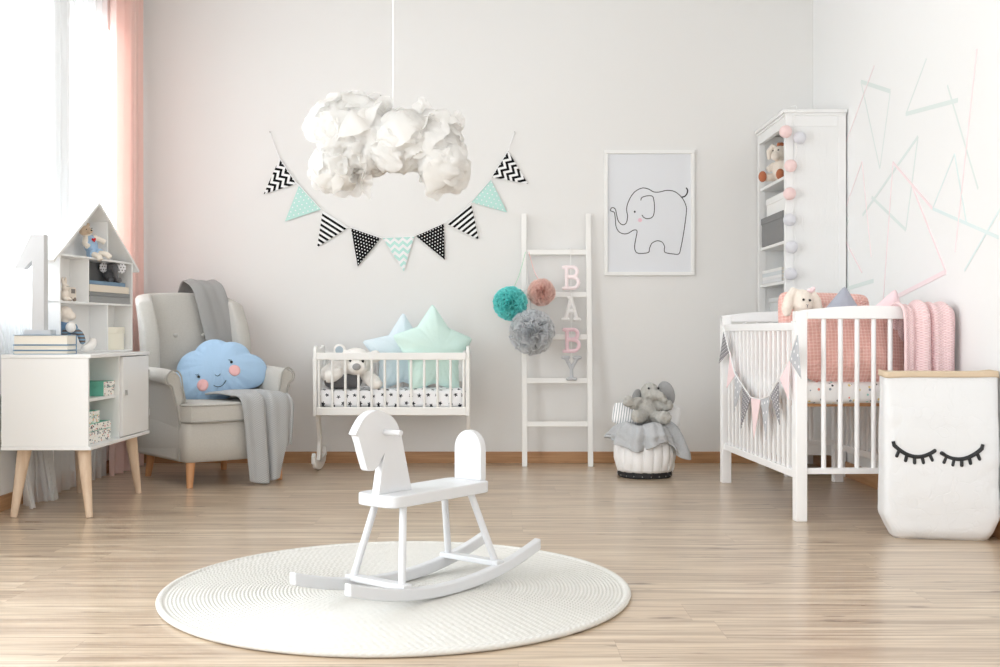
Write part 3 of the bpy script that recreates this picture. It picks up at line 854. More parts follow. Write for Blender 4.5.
# ------------------------------------------------------------------ rocking cradle
CRW = mat('white_cradle_paint', (240, 239, 236), .4, .4)
cr = thing('cradle', 'white slatted rocking cradle against the back wall', 'cradle', (-.584, 6.43, 0))
Lx, y0, y1 = .448, -.165, .165
endp = [(.165, .33), (.168, .69), (.160, .715), (.135, .722), (.10, .728), (.05, .735), (0, .737)]
endp = endp + [(-a, b) for a, b in endp[::-1][1:]]
for sx in (-1, 1):
    Mx = Matrix(((0, 1, 0, sx*(Lx-.009)), (1, 0, 0, 0), (0, 0, 1, 0), (0, 0, 0, 1)))
    # end frame: scrolled head rail, two posts, bottom rail, spindles
    rail = [(a, b) for a, b in endp if b > .65]
    MB().prism([(.175, .655), (.172, .70), (.150, .725), (.120, .730), (.10, .722), (.05, .715), (0, .713), (-.05, .715), (-.10, .722), (-.120, .730), (-.150, .725), (-.172, .70), (-.175, .655)], -.009, .009, Mx).build('end_rail', CRW, cr, bevel=.004)
    for yy in (-.16, .16): MB().box(sx*(Lx-.009)-.011, sx*(Lx-.009)+.011, yy-.012, yy+.012, .325, .66).build('post', CRW, cr, bevel=.003)
    MB().box(sx*(Lx-.009)-.008, sx*(Lx-.009)+.008, -.148, .148, .328, .375).build('end_rail', CRW, cr, bevel=.003)
    for k in range(4): MB().tube([(sx*(Lx-.009), -.09+.06*k, .37), (sx*(Lx-.009), -.09+.06*k, .715)], .0075, 10).build('spindle', CRW, cr)
    # S-shaped legs on a scrolled rocker
    P = catmull([(-.035, .335), (-.030, .28), (.0, .22), (.018, .16), (.0, .10), (-.012, .045)], 6)
    w_ = [.046-.020*math.sin(PI*i/(len(P)-1)) for i in range(len(P))]
    poly = [(p[0]+w_[i], p[1]) for i, p in enumerate(P)] + [(p[0]-w_[i], p[1]) for i, p in reversed(list(enumerate(P)))]
    MB().prism(poly, -.011, .011, Mx).build('leg', CRW, cr, bevel=.003)
    foot = [(x, .002 + .16*(x/.2)**2*.22 + (.032 if abs(x) > .19 else 0)) for x in [(-.215+.43*k/24) for k in range(25)]]
    foot2 = [(x, z+.062 - .012*abs(x)/.2) for x, z in foot]
    foot2[0] = (-.225, .10); foot2[-1] = (.225, .10); foot[0] = (-.228, .055); foot[-1] = (.228, .055)
    MB().prism(foot + foot2[::-1], -.011, .011, Mx).build('rocker', CRW, cr, bevel=.005)
for yy in (y0, y1):
    MB().box(-Lx+.018, Lx-.018, yy-.011, yy+.011, .648, .690).build('side_rail', CRW, cr, bevel=.004)
    MB().box(-Lx+.018, Lx-.018, yy-.011, yy+.011, .330, .378).build('side_rail', CRW, cr, bevel=.004)
    for k in range(12):
        x = -.415 + .0755*k
        MB().tube([(x, yy, .375), (x, yy, .652)], .0078, 12).build('spindle', CRW, cr)
MB().box(-Lx+.02, Lx-.02, y0+.012, y1-.012, .335, .347).build('bed_board', CRW, cr, bevel=.002)
def f_star(nt, b):
    v, x, y, z = xyz(nt)
    P_ = .052
    u, w = x / P_, (z + y) / P_
    row = w.floor(); sh = (row * .5).fract()
    wn = nt.nodes.new('ShaderNodeTexWhiteNoise'); wn.noise_dimensions = '2D'; nt.links.new(combine(nt, (u + sh).floor(), row, 0), wn.inputs['Vector'])
    rr_ = S(nt, wn.outputs['Value'])
    du = (u + sh).fract() - .5 + (rr_ - .5) * .3; dw = w.fract() - .5 + (rr_ * 7.3).fract() * .3 - .15
    at = nt.nodes.new('ShaderNodeMath'); at.operation = 'ARCTAN2'; nt.links.new(dw.k, at.inputs[0]); nt.links.new(du.k, at.inputs[1])
    ang = S(nt, at.outputs[0]) + rr_ * 3.0
    d = (du*du + dw*dw).op('SQRT'); lim = (ang * 5.0).cos() * .065 + .165
    n = noise_tex(nt, v, 14, 3); bump(nt, b, n, .35, .012)
    return mixc(nt, d.lt(lim), (243, 243, 245), (46, 48, 56))
STARS = mat('star_print_cotton', (240, 240, 240), .85, .2, fn=f_star)
mt = MB(); mt.grid(lambda u, v: (0, 0, 0), 2, 2) if False else None
def softbox(x0, x1, y0_, y1_, z0, z1, r, amp, seed, n=(44, 18, 8)):
    """rounded box with gentle lumps"""
    m = MB(); cx, cy, cz = (x0+x1)/2, (y0_+y1_)/2, (z0+z1)/2; hx, hy, hz = (x1-x0)/2, (y1_-y0_)/2, (z1-z0)/2
    def P(a, b, c):
        p = Vector((a*hx, b*hy, c*hz)); q_ = Vector((max(-hx+r, min(hx-r, p.x)), max(-hy+r, min(hy-r, p.y)), max(-hz+r, min(hz-r, p.z))))
        d = p-q_; p2 = q_ + (d.normalized()*r if d.length > 1e-6 else d)
        k = noise.noise(Vector((p2.x*9+seed, p2.y*9, p2.z*14)))*amp
        nn = d.normalized() if d.length > 1e-6 else Vector((0, 0, 0))
        return (cx+p2.x+nn.x*k, cy+p2.y+nn.y*k, cz+p2.z+nn.z*k)
    def lin_(u): return 2*u-1
    for ax, sg in ((0, -1), (0, 1), (1, -1), (1, 1), (2, -1), (2, 1)):
        def fn(u, v, ax=ax, sg=sg):
            a, b = lin_(u), lin_(v)
            return P(sg, a, b) if ax == 0 else P(a, sg, b) if ax == 1 else P(a, b, sg)
        nu, nv = (n[1], n[2]) if ax == 0 else (n[0], n[2]) if ax == 1 else (n[0], n[1])
        m.grid(fn, nu, nv)
    return m
ms = softbox(-.424, .424, -.148, .148, -.055, .055, .03, .012, 3).build('cradle_mattress', STARS, weld=.0006, angle=80)
ms.location = (-.584, 6.43, .425)
tag(ms, 'white mattress with black star print inside the cradle', 'mattress')
# bolster under the bear
bo = softbox(-.108, .108, -.075, .075, -.045, .050, .044, .006, 8, (26, 18, 14)).build('grey_cushion', DKGREY, weld=.0006, angle=80)
bo.location = (-.875, 6.385, .527)
tag(bo, 'charcoal cushion in the cradle under the white teddy bear', 'cushion')
tb = thing('teddy_bear', 'large white teddy bear lying on the charcoal cushion in the cradle', 'soft toy', (-.868, 6.365, .540)); tb.scale = (1.2,)*3
mb = MB()
mb.ell((.06, -.02, .080), (.078, .066, .068)); mb.ell((.075, -.075, .052), (.040, .040, .034))
for ex in (-.022, .150): mb.ell((ex, .0, .135 if ex < 0 else .105), (.032, .018, .032))
mb.ell((-.03, .03, .03), (.080, .07, .055)); mb.ell((-.068, .0, .02), (.05, .05, .045))
mb.tube([(.10, .0, .02), (.142, -.045, -.01), (.158, -.05, -.022)], [.032, .034, .034]); mb.ell((.158, -.05, -.026), (.036, .034, .026))
mb.tube([(-.02, -.03, .03), (-.05, -.055, .012), (-.080, -.05, .010)], [.03, .032, .034])
mb.build('body', WHITEPL, tb, voxel=.006, relax=4, puff=(.012, .004))
MB().ell((.074, -.113, .058), (.020, .012, .017)).build('nose', MIDGREY, tb)
MB().ell((.040, -.082, .090), (.0068, .006, .010)).build('eye', BLACK, tb); MB().ell((.100, -.080, .086), (.0068, .006, .010)).build('eye', BLACK, tb)
MB().ell((-.022, -.016, .136), (.019, .006, .020)).build('ear_lining', fabric('blue_grey_plush', (166, 182, 192), (180, 194, 203), 160, .4), tb)
# star cushions
def star_pts(R_, r_, rot=90, n=5): return [((R_ if k % 2 == 0 else r_)*math.cos(R(rot+180*k/n)), (R_ if k % 2 == 0 else r_)*math.sin(R(rot+180*k/n))) for k in range(2*n)]
def roundstar(R_, r_, rot, n=5):
    f0 = polyout(star_pts(R_, r_, rot, n))
    def f(th):
        a = [Vector(f0(th+d)) for d in (-.03, -.015, 0, .015, .03)]
        l = sum(p.length for p in a)/5; return (l*math.cos(th), l*math.sin(th))
    return f
def star_cushion(label, loc, R_, r_, rot, T, m, rotx, seed, rz=0):
    t = thing('star_cushion', label, 'cushion', loc, 0, rot=(rotx, 0, rz))
    f = roundstar(R_, r_, rot)
    MB().pillow(f, T, 150, 16, 2.4, .62, .010, seed).build('cushion', m, t, angle=80)
    MB().tube([(x*1.002, 0, z_*1.002) for x, z_ in [f(2*PI*k/150) for k in range(150)]], .0022, 6, True).build('seam', m, t)
    return t
def f_crump(nt, b):
    v, x, y, z = xyz(nt); bump(nt, b, noise_tex(nt, v, 22, 4), .4, .012)
MINTF = mat('mint_cotton', (222, 248, 241), .85, .2, .1, fn=f_crump)
ICEF = mat('ice_blue_cotton', (224, 238, 245), .85, .2, .1, fn=f_crump)
star_cushion('pale ice blue star cushion behind the mint one in the cradle', (-.535, 6.50, .665), .262, .150, 88, .045, ICEF, R(-7), 4, R(20))
ms_ = star_cushion('mint green star cushion standing in the cradle', (-.348, 6.41, .690), .285, .180, 88, .055, MINTF, R(-6), 11, R(34))
# lace-edged white cushion behind the mint star
fr_ = MB()
fr_.pillow(lambda th: (.135*(1+.05*math.sin(th*22))*math.cos(th), .135*(1+.05*math.sin(th*22))*math.sin(th)), .035, 180, 12, 2.0, .6, .004, 5)
fo = fr_.build('frilled_cushion', WHITEF, angle=80); fo.location = (-.275, 6.50, .615); fo.rotation_euler = (R(-6), 0, 0)
tag(fo, 'white frilled round cushion half hidden behind the mint star in the cradle', 'cushion')

# ------------------------------------------------------------------ leaning ladder
LW = mat('white_ladder_paint', (242, 241, 238), .4, .4)
ld = thing('ladder', 'white wooden decorative ladder leaning on the back wall', 'ladder', (.388, 6.55, 0), 0, rot=(R(-6.2), 0, 0))
for sx in (-1, 1):
    MB().box(sx*.198-.0155, sx*.198+.0155, -.013, .013, 0, 1.545).build('stringer', LW, ld, bevel=.003)
for zz in (.255, .517, .782, 1.043, 1.305):
    MB().box(-.185, .185, -.009, .009, zz-.016, zz+.016).build('rung', LW, ld, bevel=.003)
def lad(x, z, y=-.03):
    return ld.matrix_basis @ Vector((x, y, z))
# tulle pom-poms
def pompom(label, c, r, m, rib, top, seed):
    t = thing('pom_pom', label, 'pom-pom', c, group='pom-poms on the ladder')
    rr = random.Random(seed); m_ = MB()
    N = 330
    m_.ell((0, 0, 0), r*.66, (0, 0, 0), 28, 18)
    for i in range(N):
        zc = rr.uniform(-1, 1); a = rr.uniform(0, 2*PI); d = Vector((math.sqrt(1-zc*zc)*math.cos(a), math.sqrt(1-zc*zc)*math.sin(a), zc))
        s_ = d.cross(Vector((rr.uniform(-1, 1), rr.uniform(-1, 1), rr.uniform(-1, 1)))).normalized(); n_ = d.cross(s_)
        L = r*rr.uniform(.90, 1.03); wv = rr.uniform(.22, .34)*r; ph = rr.uniform(0, 6)
        def fn(u, v):
            k = (u-.5)*2; rad = L*(.60+.40*v)*(1-.05*k*k)
            off = r*v*(.13*math.sin(k*4+ph)+.07*math.sin(k*9+ph*2)) + .05*r*v*math.sin(ph)
            return tuple(d*rad + s_*(k*wv*(.6+.4*v)) + n_*off)
        m_.grid(fn, 11, 4)
    m_.build('tulle', m, t, angle=180)
    MB().tube(catmull([(0, 0, r*.6), tuple((Vector(top)-Vector(c))*.55+Vector((0, 0, -.01))), tuple(Vector(top)-Vector(c))], 6), .0022, 6).build('ribbon', rib, t)
def tulle(n, c): return mat(n, c, .8, .2, .2, trans=.55)
tp0 = lad(-.17, 1.300, -.045)
pompom('turquoise tulle pom-pom hanging at the left of the ladder', (.102, 6.46, .978), .102, tulle('turquoise_tulle', (150, 244, 242)), mat('green_ribbon', (180, 220, 190), .7), (tp0.x-.02, tp0.y, tp0.z), 3)
pompom('pink tulle pom-pom hanging on the ladder', (.288, 6.48, 1.045), .083, tulle('pink_tulle', (255, 230, 222)), mat('pink_ribbon', (240, 190, 186), .7), (tp0.x+.0, tp0.y, tp0.z), 5)
pompom('large grey tulle pom-pom, lowest of three on the ladder', (.228, 6.40, .81), .135, tulle('grey_tulle', (236, 238, 240)), mat('grey_ribbon', (205, 205, 205), .7), (tp0.x-.01, tp0.y, tp0.z), 8)
# letters B A B Y on one cord
gl = thing('letter_garland', 'hanging cord of padded letters spelling BABY on the ladder', 'garland', tuple(lad(.086, 1.323, -.014)), 0, rot=(R(-6.2), 0, 0))
cordm = mat('white_cord', (240, 240, 238), .7)
MB().tube([(-.03, .02, .0), (0, -.005, .004), (0, -.012, -.05), (0, -.012, -.70)], .0022, 8).tube([(-.03, .02, .0), (-.02, .035, -.02)], .002, 6).build('cord', cordm, gl)
def letter(kind, z, m, h=.130):
    P = []
    w_ = .085
    if kind == 'B':
        P = [[(-.026, 0), (-.026, h)], [(-.044, 0), (0, 0)], [(-.044, h), (0, h)],
             [(-.02, h), (.018, h), (.036, h*.90), (.038, h*.75), (.026, h*.58), (-.02, h*.54)],
             [(-.02, h*.54), (.024, h*.50), (.044, h*.38), (.044, h*.18), (.024, h*.02), (-.02, 0)]]
    elif kind == 'A':
        P = [[(-.034, 0), (0, h)], [(.034, 0), (0, h)], [(-.022, h*.36), (.022, h*.36)], [(-.05, 0), (-.02, 0)], [(.02, 0), (.05, 0)], [(-.016, h), (.004, h)]]
    else:
        P = [[(0, 0), (0, h*.5)], [(0, h*.48), (-.036, h)], [(0, h*.48), (.036, h)], [(-.022, 0), (.022, 0)], [(-.052, h), (-.018, h)], [(.018, h), (.052, h)]]
    m_ = MB()
    for q_ in P:
        q3 = [(x, 0, zz) for x, zz in q_]
        m_.tube(catmull(q3, 5) if len(q3) > 2 else q3, .0115, 12)
        for e in (q3[0], q3[-1]): m_.ell(e, .0115, (0, 0, 0), 12, 8)
    o = m_.build('letter', m, gl, voxel=.0035, relax=3); o.location = (0, -.014, z)
    return o
LP = fabric('pale_pink_felt', (254, 238, 239), (255, 243, 244), 300, .3); LPD = fabric('dotted_pink_felt', (248, 212, 222), (252, 226, 233), 300, .5)
LWm = fabric('white_felt', (240, 238, 236), (246, 245, 243), 300, .3); LG = fabric('silver_felt', (186, 188, 191), (212, 214, 217), 300, .7)
for kd, z_, m_ in (('B', -.245, LP), ('A', -.435, LWm), ('B', -.628, LPD), ('Y', -.797, LG)): letter(kd, z_, m_)

# ------------------------------------------------------------------ elephant picture
pf = thing('picture_frame', 'white framed line drawing of an elephant on the back wall', 'picture', (.965, YB, 1.545))
W2, H2, b_ = .279, .387, .022
FRW = mat('white_frame', (240, 240, 238), .4)
fm = MB()
fm.box(-W2, W2, -.022, -.001, H2-b_, H2); fm.box(-W2, W2, -.022, -.001, -H2, -H2+b_)
fm.box(-W2, -W2+b_, -.022, -.001, -H2+b_, H2-b_); fm.box(W2-b_, W2, -.022, -.001, -H2+b_, H2-b_)
fm.build('frame', FRW, pf, bevel=.002)
pr = MB().box(-W2+b_, W2-b_, -.008, -.002, -H2+b_, H2-b_).build('print', mat('cool_white_paper', (226, 228, 232), .5), pf)
LINE = mat('black_line_ink', (44, 44, 46), .6)
def pic(a, b): return ((a-244)/4.17/161.6, -.0085, -(b-346)/4.17/161.6)
def inkline(P, r=.0026, closed=False): return MB().tube([p for p in catmull([pic(*p) for p in P], 8, closed)], r, 6, closed, flat=.25)
body = [(82, 334), (90, 324), (103, 330), (108, 352), (116, 380), (132, 395), (148, 388), (154, 360), (150, 330), (158, 298), (180, 262), (212, 243), (240, 246), (262, 258), (285, 259), (320, 252), (352, 258), (380, 282), (396, 312), (399, 340), (392, 400), (384, 450), (376, 490), (368, 516), (345, 517), (312, 511), (307, 500), (308, 486), (298, 468), (278, 462), (256, 472), (246, 492), (242, 509), (222, 514), (196, 513), (185, 500), (184, 478), (190, 445), (193, 420), (178, 418), (158, 430), (138, 433), (118, 424), (106, 402), (103, 370), (99, 345), (90, 340)]
inkline(body, closed=True).build('drawing', LINE, pr)
inkline([(209, 294), (214, 282), (234, 275), (256, 276), (263, 290), (266, 320), (264, 348), (256, 364), (238, 370), (222, 365), (214, 354)]).build('drawing', LINE, pr)
inkline([(380, 280), (392, 277), (401, 266), (404, 252), (398, 241)], .0042).build('drawing', LINE, pr)
e_ = pic(184, 341); MB().ell(e_, (.0058, .0006, .0066)).build('drawing', LINE, pr)
e_ = pic(206, 376); tag(MB().ell(e_, (.0125, .0006, .0125)).build('drawing', mat('pink_ink', (240, 200, 212), .6), pr), 'pink cheek dot')

# ------------------------------------------------------------------ bunting on the wall
def f_stripe(c1, c2, p_, duty=.5):
    def f(nt, b):
        v, x, y, z = xyz(nt); bump(nt, b, noise_tex(nt, v, 400, 2), .2, .002)
        return mixc(nt, (z / p_).fract().lt(duty), lin(c1), lin(c2))
    return f
def f_chev(c1, c2, p_, q_, amp):
    def f(nt, b):
        v, x, y, z = xyz(nt); tri = ((x / q_).fract() - .5).abs() * (2*amp)
        return mixc(nt, ((z + tri) / p_).fract().lt(.5), lin(c1), lin(c2))
    return f
K_, W_ = (26, 26, 27), (240, 240, 240); MN = (188, 228, 220)
CHB = mat('black_chevron_cotton', W_, .9, .1, fn=f_chev(W_, K_, .042, .058, .03)); CHM = mat('mint_chevron_cotton', W_, .9, .1, fn=f_chev(W_, MN, .042, .052, .024))
STB = mat('black_striped_cotton', W_, .9, .1, fn=f_stripe(W_, K_, .0285)); DTB = mat('black_dotted_cotton', K_, .9, .1, fn=f_dots(K_, W_, .0185, .20)); DTM = mat('mint_dotted_cotton', MN, .9, .1, fn=f_dots((188, 226, 218), W_, .027, .16))
TRIM = mat('white_tape', (244, 244, 244), .8)
def flag(parent, a, b, tip, m, th=.004, name='flag', label=None, puffy=.003):
    """triangular pennant through three local points; object axes: x along its top edge, z up"""
    a, b, tip = Vector(a), Vector(b), Vector(tip)
    x = (b-a).normalized(); n_ = x.cross(tip-a).normalized(); z = n_.cross(x) * -1
    if (tip-a).dot(z) > 0: z = -z
    y = z.cross(x)
    M_ = Matrix((x, y, z)).transposed().to_4x4(); M_.translation = (a+b)/2
    I = M_.inverted(); la, lb, lt = I @ a, I @ b, I @ tip
    N = 10; vs = []; fs = []; idx = {}
    for side in (-1, 1):
        for i in range(N+1):
            for j in range(N+1-i):
                u, v = i/N, j/N; w_ = 1-u-v
                p = la*w_ + lb*u + lt*v
                e = min(u, v, w_)*3
                p = p + Vector((0, side*(th*.25 + puffy*min(1, e*2.2)), 0)); idx[(side, i, j)] = len(vs); vs.append(tuple(p))
        for i in range(N):
            for j in range(N-i):
                f = (idx[(side, i, j)], idx[(side, i+1, j)], idx[(side, i, j+1)]); fs.append(f)
                if i+j < N-1: fs.append((idx[(side, i+1, j)], idx[(side, i+1, j+1)], idx[(side, i, j+1)]))
    edge = [(i, 0) for i in range(N)] + [(N-j, j) for j in range(N)] + [(0, N-j) for j in range(N)]
    for k in range(len(edge)):
        p_, q_ = edge[k], edge[(k+1) % len(edge)]
        fs.append((idx[(-1, *p_)], idx[(-1, *q_)], idx[(1, *q_)], idx[(1, *p_)]))
    o = MB().add(vs, fs).build(name, m, parent, angle=50); o.matrix_basis = M_
    if label: o['label'] = label
    return o
bt = thing('bunting', 'black, white and mint bunting of nine pennants on the back wall', 'bunting', (-.566, YB-.006, 1.6))
def wp(cx, cy): return (-1.5037+.001856*cx+.566, -.004, 2.3687-.001856*cy-1.6)
FL = [((100, 262), (157, 347), (47, 381), CHB), ((165, 352), (238, 432), (118, 472), DTM), ((243, 437), (330, 492), (225, 558), STB),
      ((337, 493), (437, 527), (360, 622), DTB), ((443, 527), (548, 522), (513, 638), CHM), ((552, 520), (647, 478), (650, 600), DTB),
      ((653, 478), (737, 410), (763, 533), STB), ((738, 408), (803, 333), (857, 442), DTM), ((805, 325), (860, 237), (927, 347), CHB)]
for a, b, c, m_ in FL: flag(bt, wp(*a), wp(*b), wp(*c), m_, label={'black_chevron_cotton': 'black and white chevron pennant', 'mint_chevron_cotton': 'mint and white chevron pennant', 'black_striped_cotton': 'black and white striped pennant', 'black_dotted_cotton': 'black pennant with white dots', 'mint_dotted_cotton': 'mint pennant with white dots'}[m_.name])
cordp = [wp(68, 175), wp(98, 257)] + [wp(*q_) for f_ in FL for q_ in f_[:2]] + [wp(862, 232), wp(882, 175)]
MB().tube([(x, y-.004, z_) for x, y, z_ in cordp], .0028, 8).build('cord', TRIM, bt)
for px_ in ((68, 175), (882, 175)):
    x, y, z_ = wp(*px_); MB().tube([(x, y-.008, z_), (x, .006, z_)], .004, 10).build('pin', METAL, bt)

# ------------------------------------------------------------------ crumpled paper cloud lamp
lp = thing('pendant_lamp', 'white crumpled paper cloud lamp hanging from the ceiling', 'lamp', (-.447, 4.60, 1.595))
PAPERW = mat('lamp_paper', (251, 250, 248), .55, .3, trans=.55)
rr = random.Random(21)
def crumple(seed, fold):
    """a soft creased tissue sheet: returns fn(u,v)"""
    o_ = Vector((seed*3.1, seed*1.7, seed*.9))
    def fn(u, v):
        a, b = (u-.5)*2, (v-.5)*2
        rad = max(abs(a), abs(b)); ln = math.hypot(a, b) or 1
        a, b = a*rad/ln, b*rad/ln            # round the square off
        h = .30*noise.noise(Vector((a*1.3, b*1.3, 0))+o_) + .22*abs(noise.noise(Vector((a*2.2, b*2.2, 3))+o_)) + .05*abs(noise.noise(Vector((a*6, b*6, 6))+o_))
        e = 1 + .35*noise.noise(Vector((math.cos(math.atan2(b, a))*1.6, math.sin(math.atan2(b, a))*1.6, seed*2.3)))
        return (a*e, b*e, h + .45 - fold*(a*a+b*b)*.45)
    return fn
blobs = [((-.19, 0, .05), (.125, .13, .14)), ((-.08, .02, .02), (.15, .16, .15)), ((.06, -.02, .0), (.15, .15, .125)), ((.19, .02, -.01), (.125, .13, .125)), ((-.215, 0, -.09), (.085, .1, .09)), ((.225, 0, -.08), (.08, .09, .10)), ((-.12, .03, .12), (.09, .1, .07))]
sh = MB()
for bi, (c, r_) in enumerate(blobs):
    core = MB(); core.ell((0, 0, 0), 1, (0, 0, 0), 64, 40)
    for i, p in enumerate(core.v):
        d = Vector(p); o_ = Vector((bi*7, bi*2.3, 0))
        n_ = 1.05 - .34*abs(noise.noise(d*1.9+o_)) - .20*abs(noise.noise(d*3.7+o_)) - .05*abs(noise.noise(d*9+o_))
        core.v[i] = (c[0]+d.x*r_[0]*n_, c[1]+d.y*r_[1]*n_, c[2]+d.z*r_[2]*n_)
    sh.add(core.v, core.f)
    for k in range(7):
        d = Vector((rr.gauss(0, 1), rr.gauss(0, .9), rr.gauss(0, 1))).normalized()
        M_ = d.to_track_quat('Z', 'Y').to_matrix().to_4x4() @ Matrix.Rotation(rr.uniform(0, 6.28), 4, 'Z')
        M_.translation = Vector((c[0]+d.x*r_[0]*.62, c[1]+d.y*r_[1]*.62, c[2]+d.z*r_[2]*.62))
        s_ = rr.uniform(.075, .125); fn = crumple(bi*20+k+1, rr.uniform(.4, 1.5))
        sh.grid(lambda u, v: tuple(x*s_ for x in fn(u, v)), 23, 23, M_)
# loose flaps and tufts that stick out of the outline
for (x, z_, dx, dz, s_) in ((-.225, .165, -.5, .8, .062), (-.135, .185, -.1, 1, .055), (-.30, .05, -1, .1, .055), (-.285, -.12, -.6, -.7, .065), (-.13, -.16, .2, -1, .062), (-.19, -.165, -.2, -1, .055), (.155, .150, .1, 1, .048), (.165, .165, .5, 1, .036), (.295, .085, .7, .8, .050), (.285, -.13, .6, -.8, .062), (.215, -.175, .3, -1, .055), (.30, -.03, 1, -.2, .05)):
    d = Vector((dx, rr.uniform(-.3, .3), dz)).normalized()
    M_ = d.to_track_quat('X', 'Y').to_matrix().to_4x4() @ Matrix.Rotation(rr.uniform(-.8, .8), 4, 'X'); M_.translation = (x*.93, rr.uniform(-.05, .05), z_*.93)
    s_ *= 1.15; fn = crumple(int(abs(x)*900)+5, 1.2)
    sh.grid(lambda u, v: tuple(q_*s_ for q_ in (fn(u, v)[0], fn(u, v)[1]*.8, (fn(u, v)[2]-.4)*1.3)), 19, 19, M_)
sh.build('paper_shade', PAPERW, lp, angle=50)
MB().tube([(.0265, 0, .14), (.0265, 0, ZC-1.595)], .0035, 10).build('cord', mat('white_cable', (238, 238, 238), .5), lp)
MB().lathe([(0, ZC-1.595-.03), (.045, ZC-1.595-.028), (.05, ZC-1.595-.001), (0, ZC-1.595-.0005)], 24, Matrix.Translation((.0265, 0, 0))).build('ceiling_rose', FRAME, lp)

# ------------------------------------------------------------------ fabric basket of soft toys
bk_ = thing('basket', 'white quilted fabric basket on a black rim near the ladder', 'basket', (.85, 6.12, 0))
def quilt(u, v):
    a = 2*PI*u; z_ = .035 + .215*v
    r_ = .147 + .014*math.sin(PI*min(1, v*1.15)) + .010*abs(math.sin(a*9)) ** .6 * math.sin(PI*min(1, v*.95+.05)) + .004*noise.noise(Vector((math.cos(a)*5, math.sin(a)*5, v*6)))
    return (r_*math.cos(a), r_*math.sin(a), z_)
MB().grid(quilt, 180, 16, wrap=True).build('basket_side', WHITEF, bk_, solid=.006, angle=80)
MB().lathe([(0, .001), (.143, .001), (.150, .006), (.152, .034), (.146, .040), (0, .040)], 64).build('base_rim', mat('black_rim', (30, 30, 32), .6, noise_bump=(150, .6, .004)), bk_)
for k in range(20):
    a = 2*PI*k/20+.1; MB().ell((.153*math.cos(a), .153*math.sin(a), .014), .0028, (0, 0, 0), 8, 6).build('stud', METAL, bk_)
for k in range(9):
    a = 2*PI*(k+.5)/18+PI+.08; rq = .158
    MB().tube([(rq*math.cos(a), rq*math.sin(a)-.004, .035), ((rq+.008)*math.cos(a), (rq+.008)*math.sin(a)-.004, .06), ((rq+.006)*math.cos(a), (rq+.006)*math.sin(a)-.004, .085)], .0020, 6).build('tie', cordm, bk_)
GB = fabric('grey_muslin', (178, 180, 182), (196, 198, 200), 200, .6, big=30)
# blanket spilling over the rim: a ruffled collar with a long tail at the right
def collar(u, v):
    a = 2*PI*u
    fr = math.cos(a+PI/2)          # 1 at the front
    long_ = .046 + .022*max(0, fr) + .03*math.sin(a*3+1) + .105*math.exp(-((a-5.85)/.38)**2) + .04*math.exp(-((a-3.5)/.35)**2)
    if v < .4: k = v/.4; r_ = .10 + .075*k; z_ = .285 + .02*math.sin(PI*k) - .03*k*k
    else: k = (v-.4)/.6; r_ = .175 + .018*k**.5 + .03*k*math.exp(-((a-5.85)/.5)**2); z_ = .255 - long_*k
    ru = (.021*math.sin(a*9+1.6*math.sin(a*3)) + .011*math.sin(a*17+2))*min(1, v*1.6) + .014*noise.noise(Vector((math.cos(a)*4, math.sin(a)*4, v*4)))
    return ((r_+ru)*math.cos(a), (r_+ru)*math.sin(a), z_ + .012*math.sin(a*5+2)*(1-abs(v-.4)))
mu = MB().grid(collar, 200, 26, wrap=True)
bl = mu.build('grey_blanket', GB, solid=.009, angle=180); bl.location = bk_.location
tag(bl, 'grey padded blanket spilling over the rim of the white basket', 'blanket')
# white underside turned over at the right
# stuffed grey elephant sitting in the basket
GP = fabric('grey_shaggy_plush', (168, 166, 160), (196, 194, 188), 120, .8, big=40)
ep = thing('toy_elephant', 'fluffy grey toy elephant sitting on top of the basket', 'soft toy', (.860, 6.10, .298), 0, rot=(R(-10), R(4), R(8))); ep.scale = (1.05,)*3
mb = MB()
mb.ell((0, .01, .07), (.068, .058, .078)); mb.ell((.012, -.012, .165), (.052, .05, .050)); mb.ell((.02, -.05, .150), (.032, .03, .030))
mb.tube([(.03, -.065, .150), (.055, -.082, .135), (.068, -.085, .118), (.06, -.088, .105)], [.026, .022, .018, .016])
mb.tube([(-.045, -.01, .115), (-.085, -.03, .095), (-.108, -.035, .105)], [.028, .029, .027]); mb.ell((-.112, -.035, .105), .030)
mb.tube([(.05, -.01, .115), (.085, -.035, .092), (.098, -.045, .095)], [.028, .029, .027]); mb.ell((.098, -.048, .098), .030)
mb.tube([(-.035, -.03, .03), (-.075, -.085, .022)], [.036, .034]); mb.ell((-.08, -.09, .026), (.032, .026, .034))
mb.tube([(.038, -.03, .03), (.062, -.095, .02)], [.036, .036]); mb.ell((.064, -.10, .026), (.040, .026, .036))
mb.build('body', GP, ep, voxel=.006, relax=2, puff=(.016, .016))
GI = fabric('grey_ear_velvet', (150, 150, 150), (164, 164, 164), 200, .3)
MB().ell((.104, .0, .165), (.046, .012, .070), (0, R(-16), R(-20))).build('ear', GI, ep)
MB().ell((-.055, .012, .140), (.030, .010, .046), (0, R(24), R(25))).build('ear', GI, ep)
MB().ell((-.010, -.057, .180), .006).build('eye', BLACK, ep); MB().ell((.044, -.056, .184), .006).build('eye', BLACK, ep)
def f_vs(nt, b):
    v, x, y, z = xyz(nt); return mixc(nt, (x / .014).fract().lt(.35), (246, 246, 246), (176, 180, 184))
sc_ = MB().pillow(lambda th: (.075*math.copysign(abs(math.cos(th))**.35, math.cos(th)), .062*math.copysign(abs(math.sin(th))**.35, math.sin(th))), .024, 80, 10, 2.4, .6).build('striped_cushion', mat('grey_white_stripe', (240, 240, 240), .9, .1, fn=f_vs))
sc_.location = (.748, 6.14, .345); sc_.rotation_euler = (R(-15), R(8), R(-6)); tag(sc_, 'small white cushion with grey stripes at the left of the basket', 'cushion')
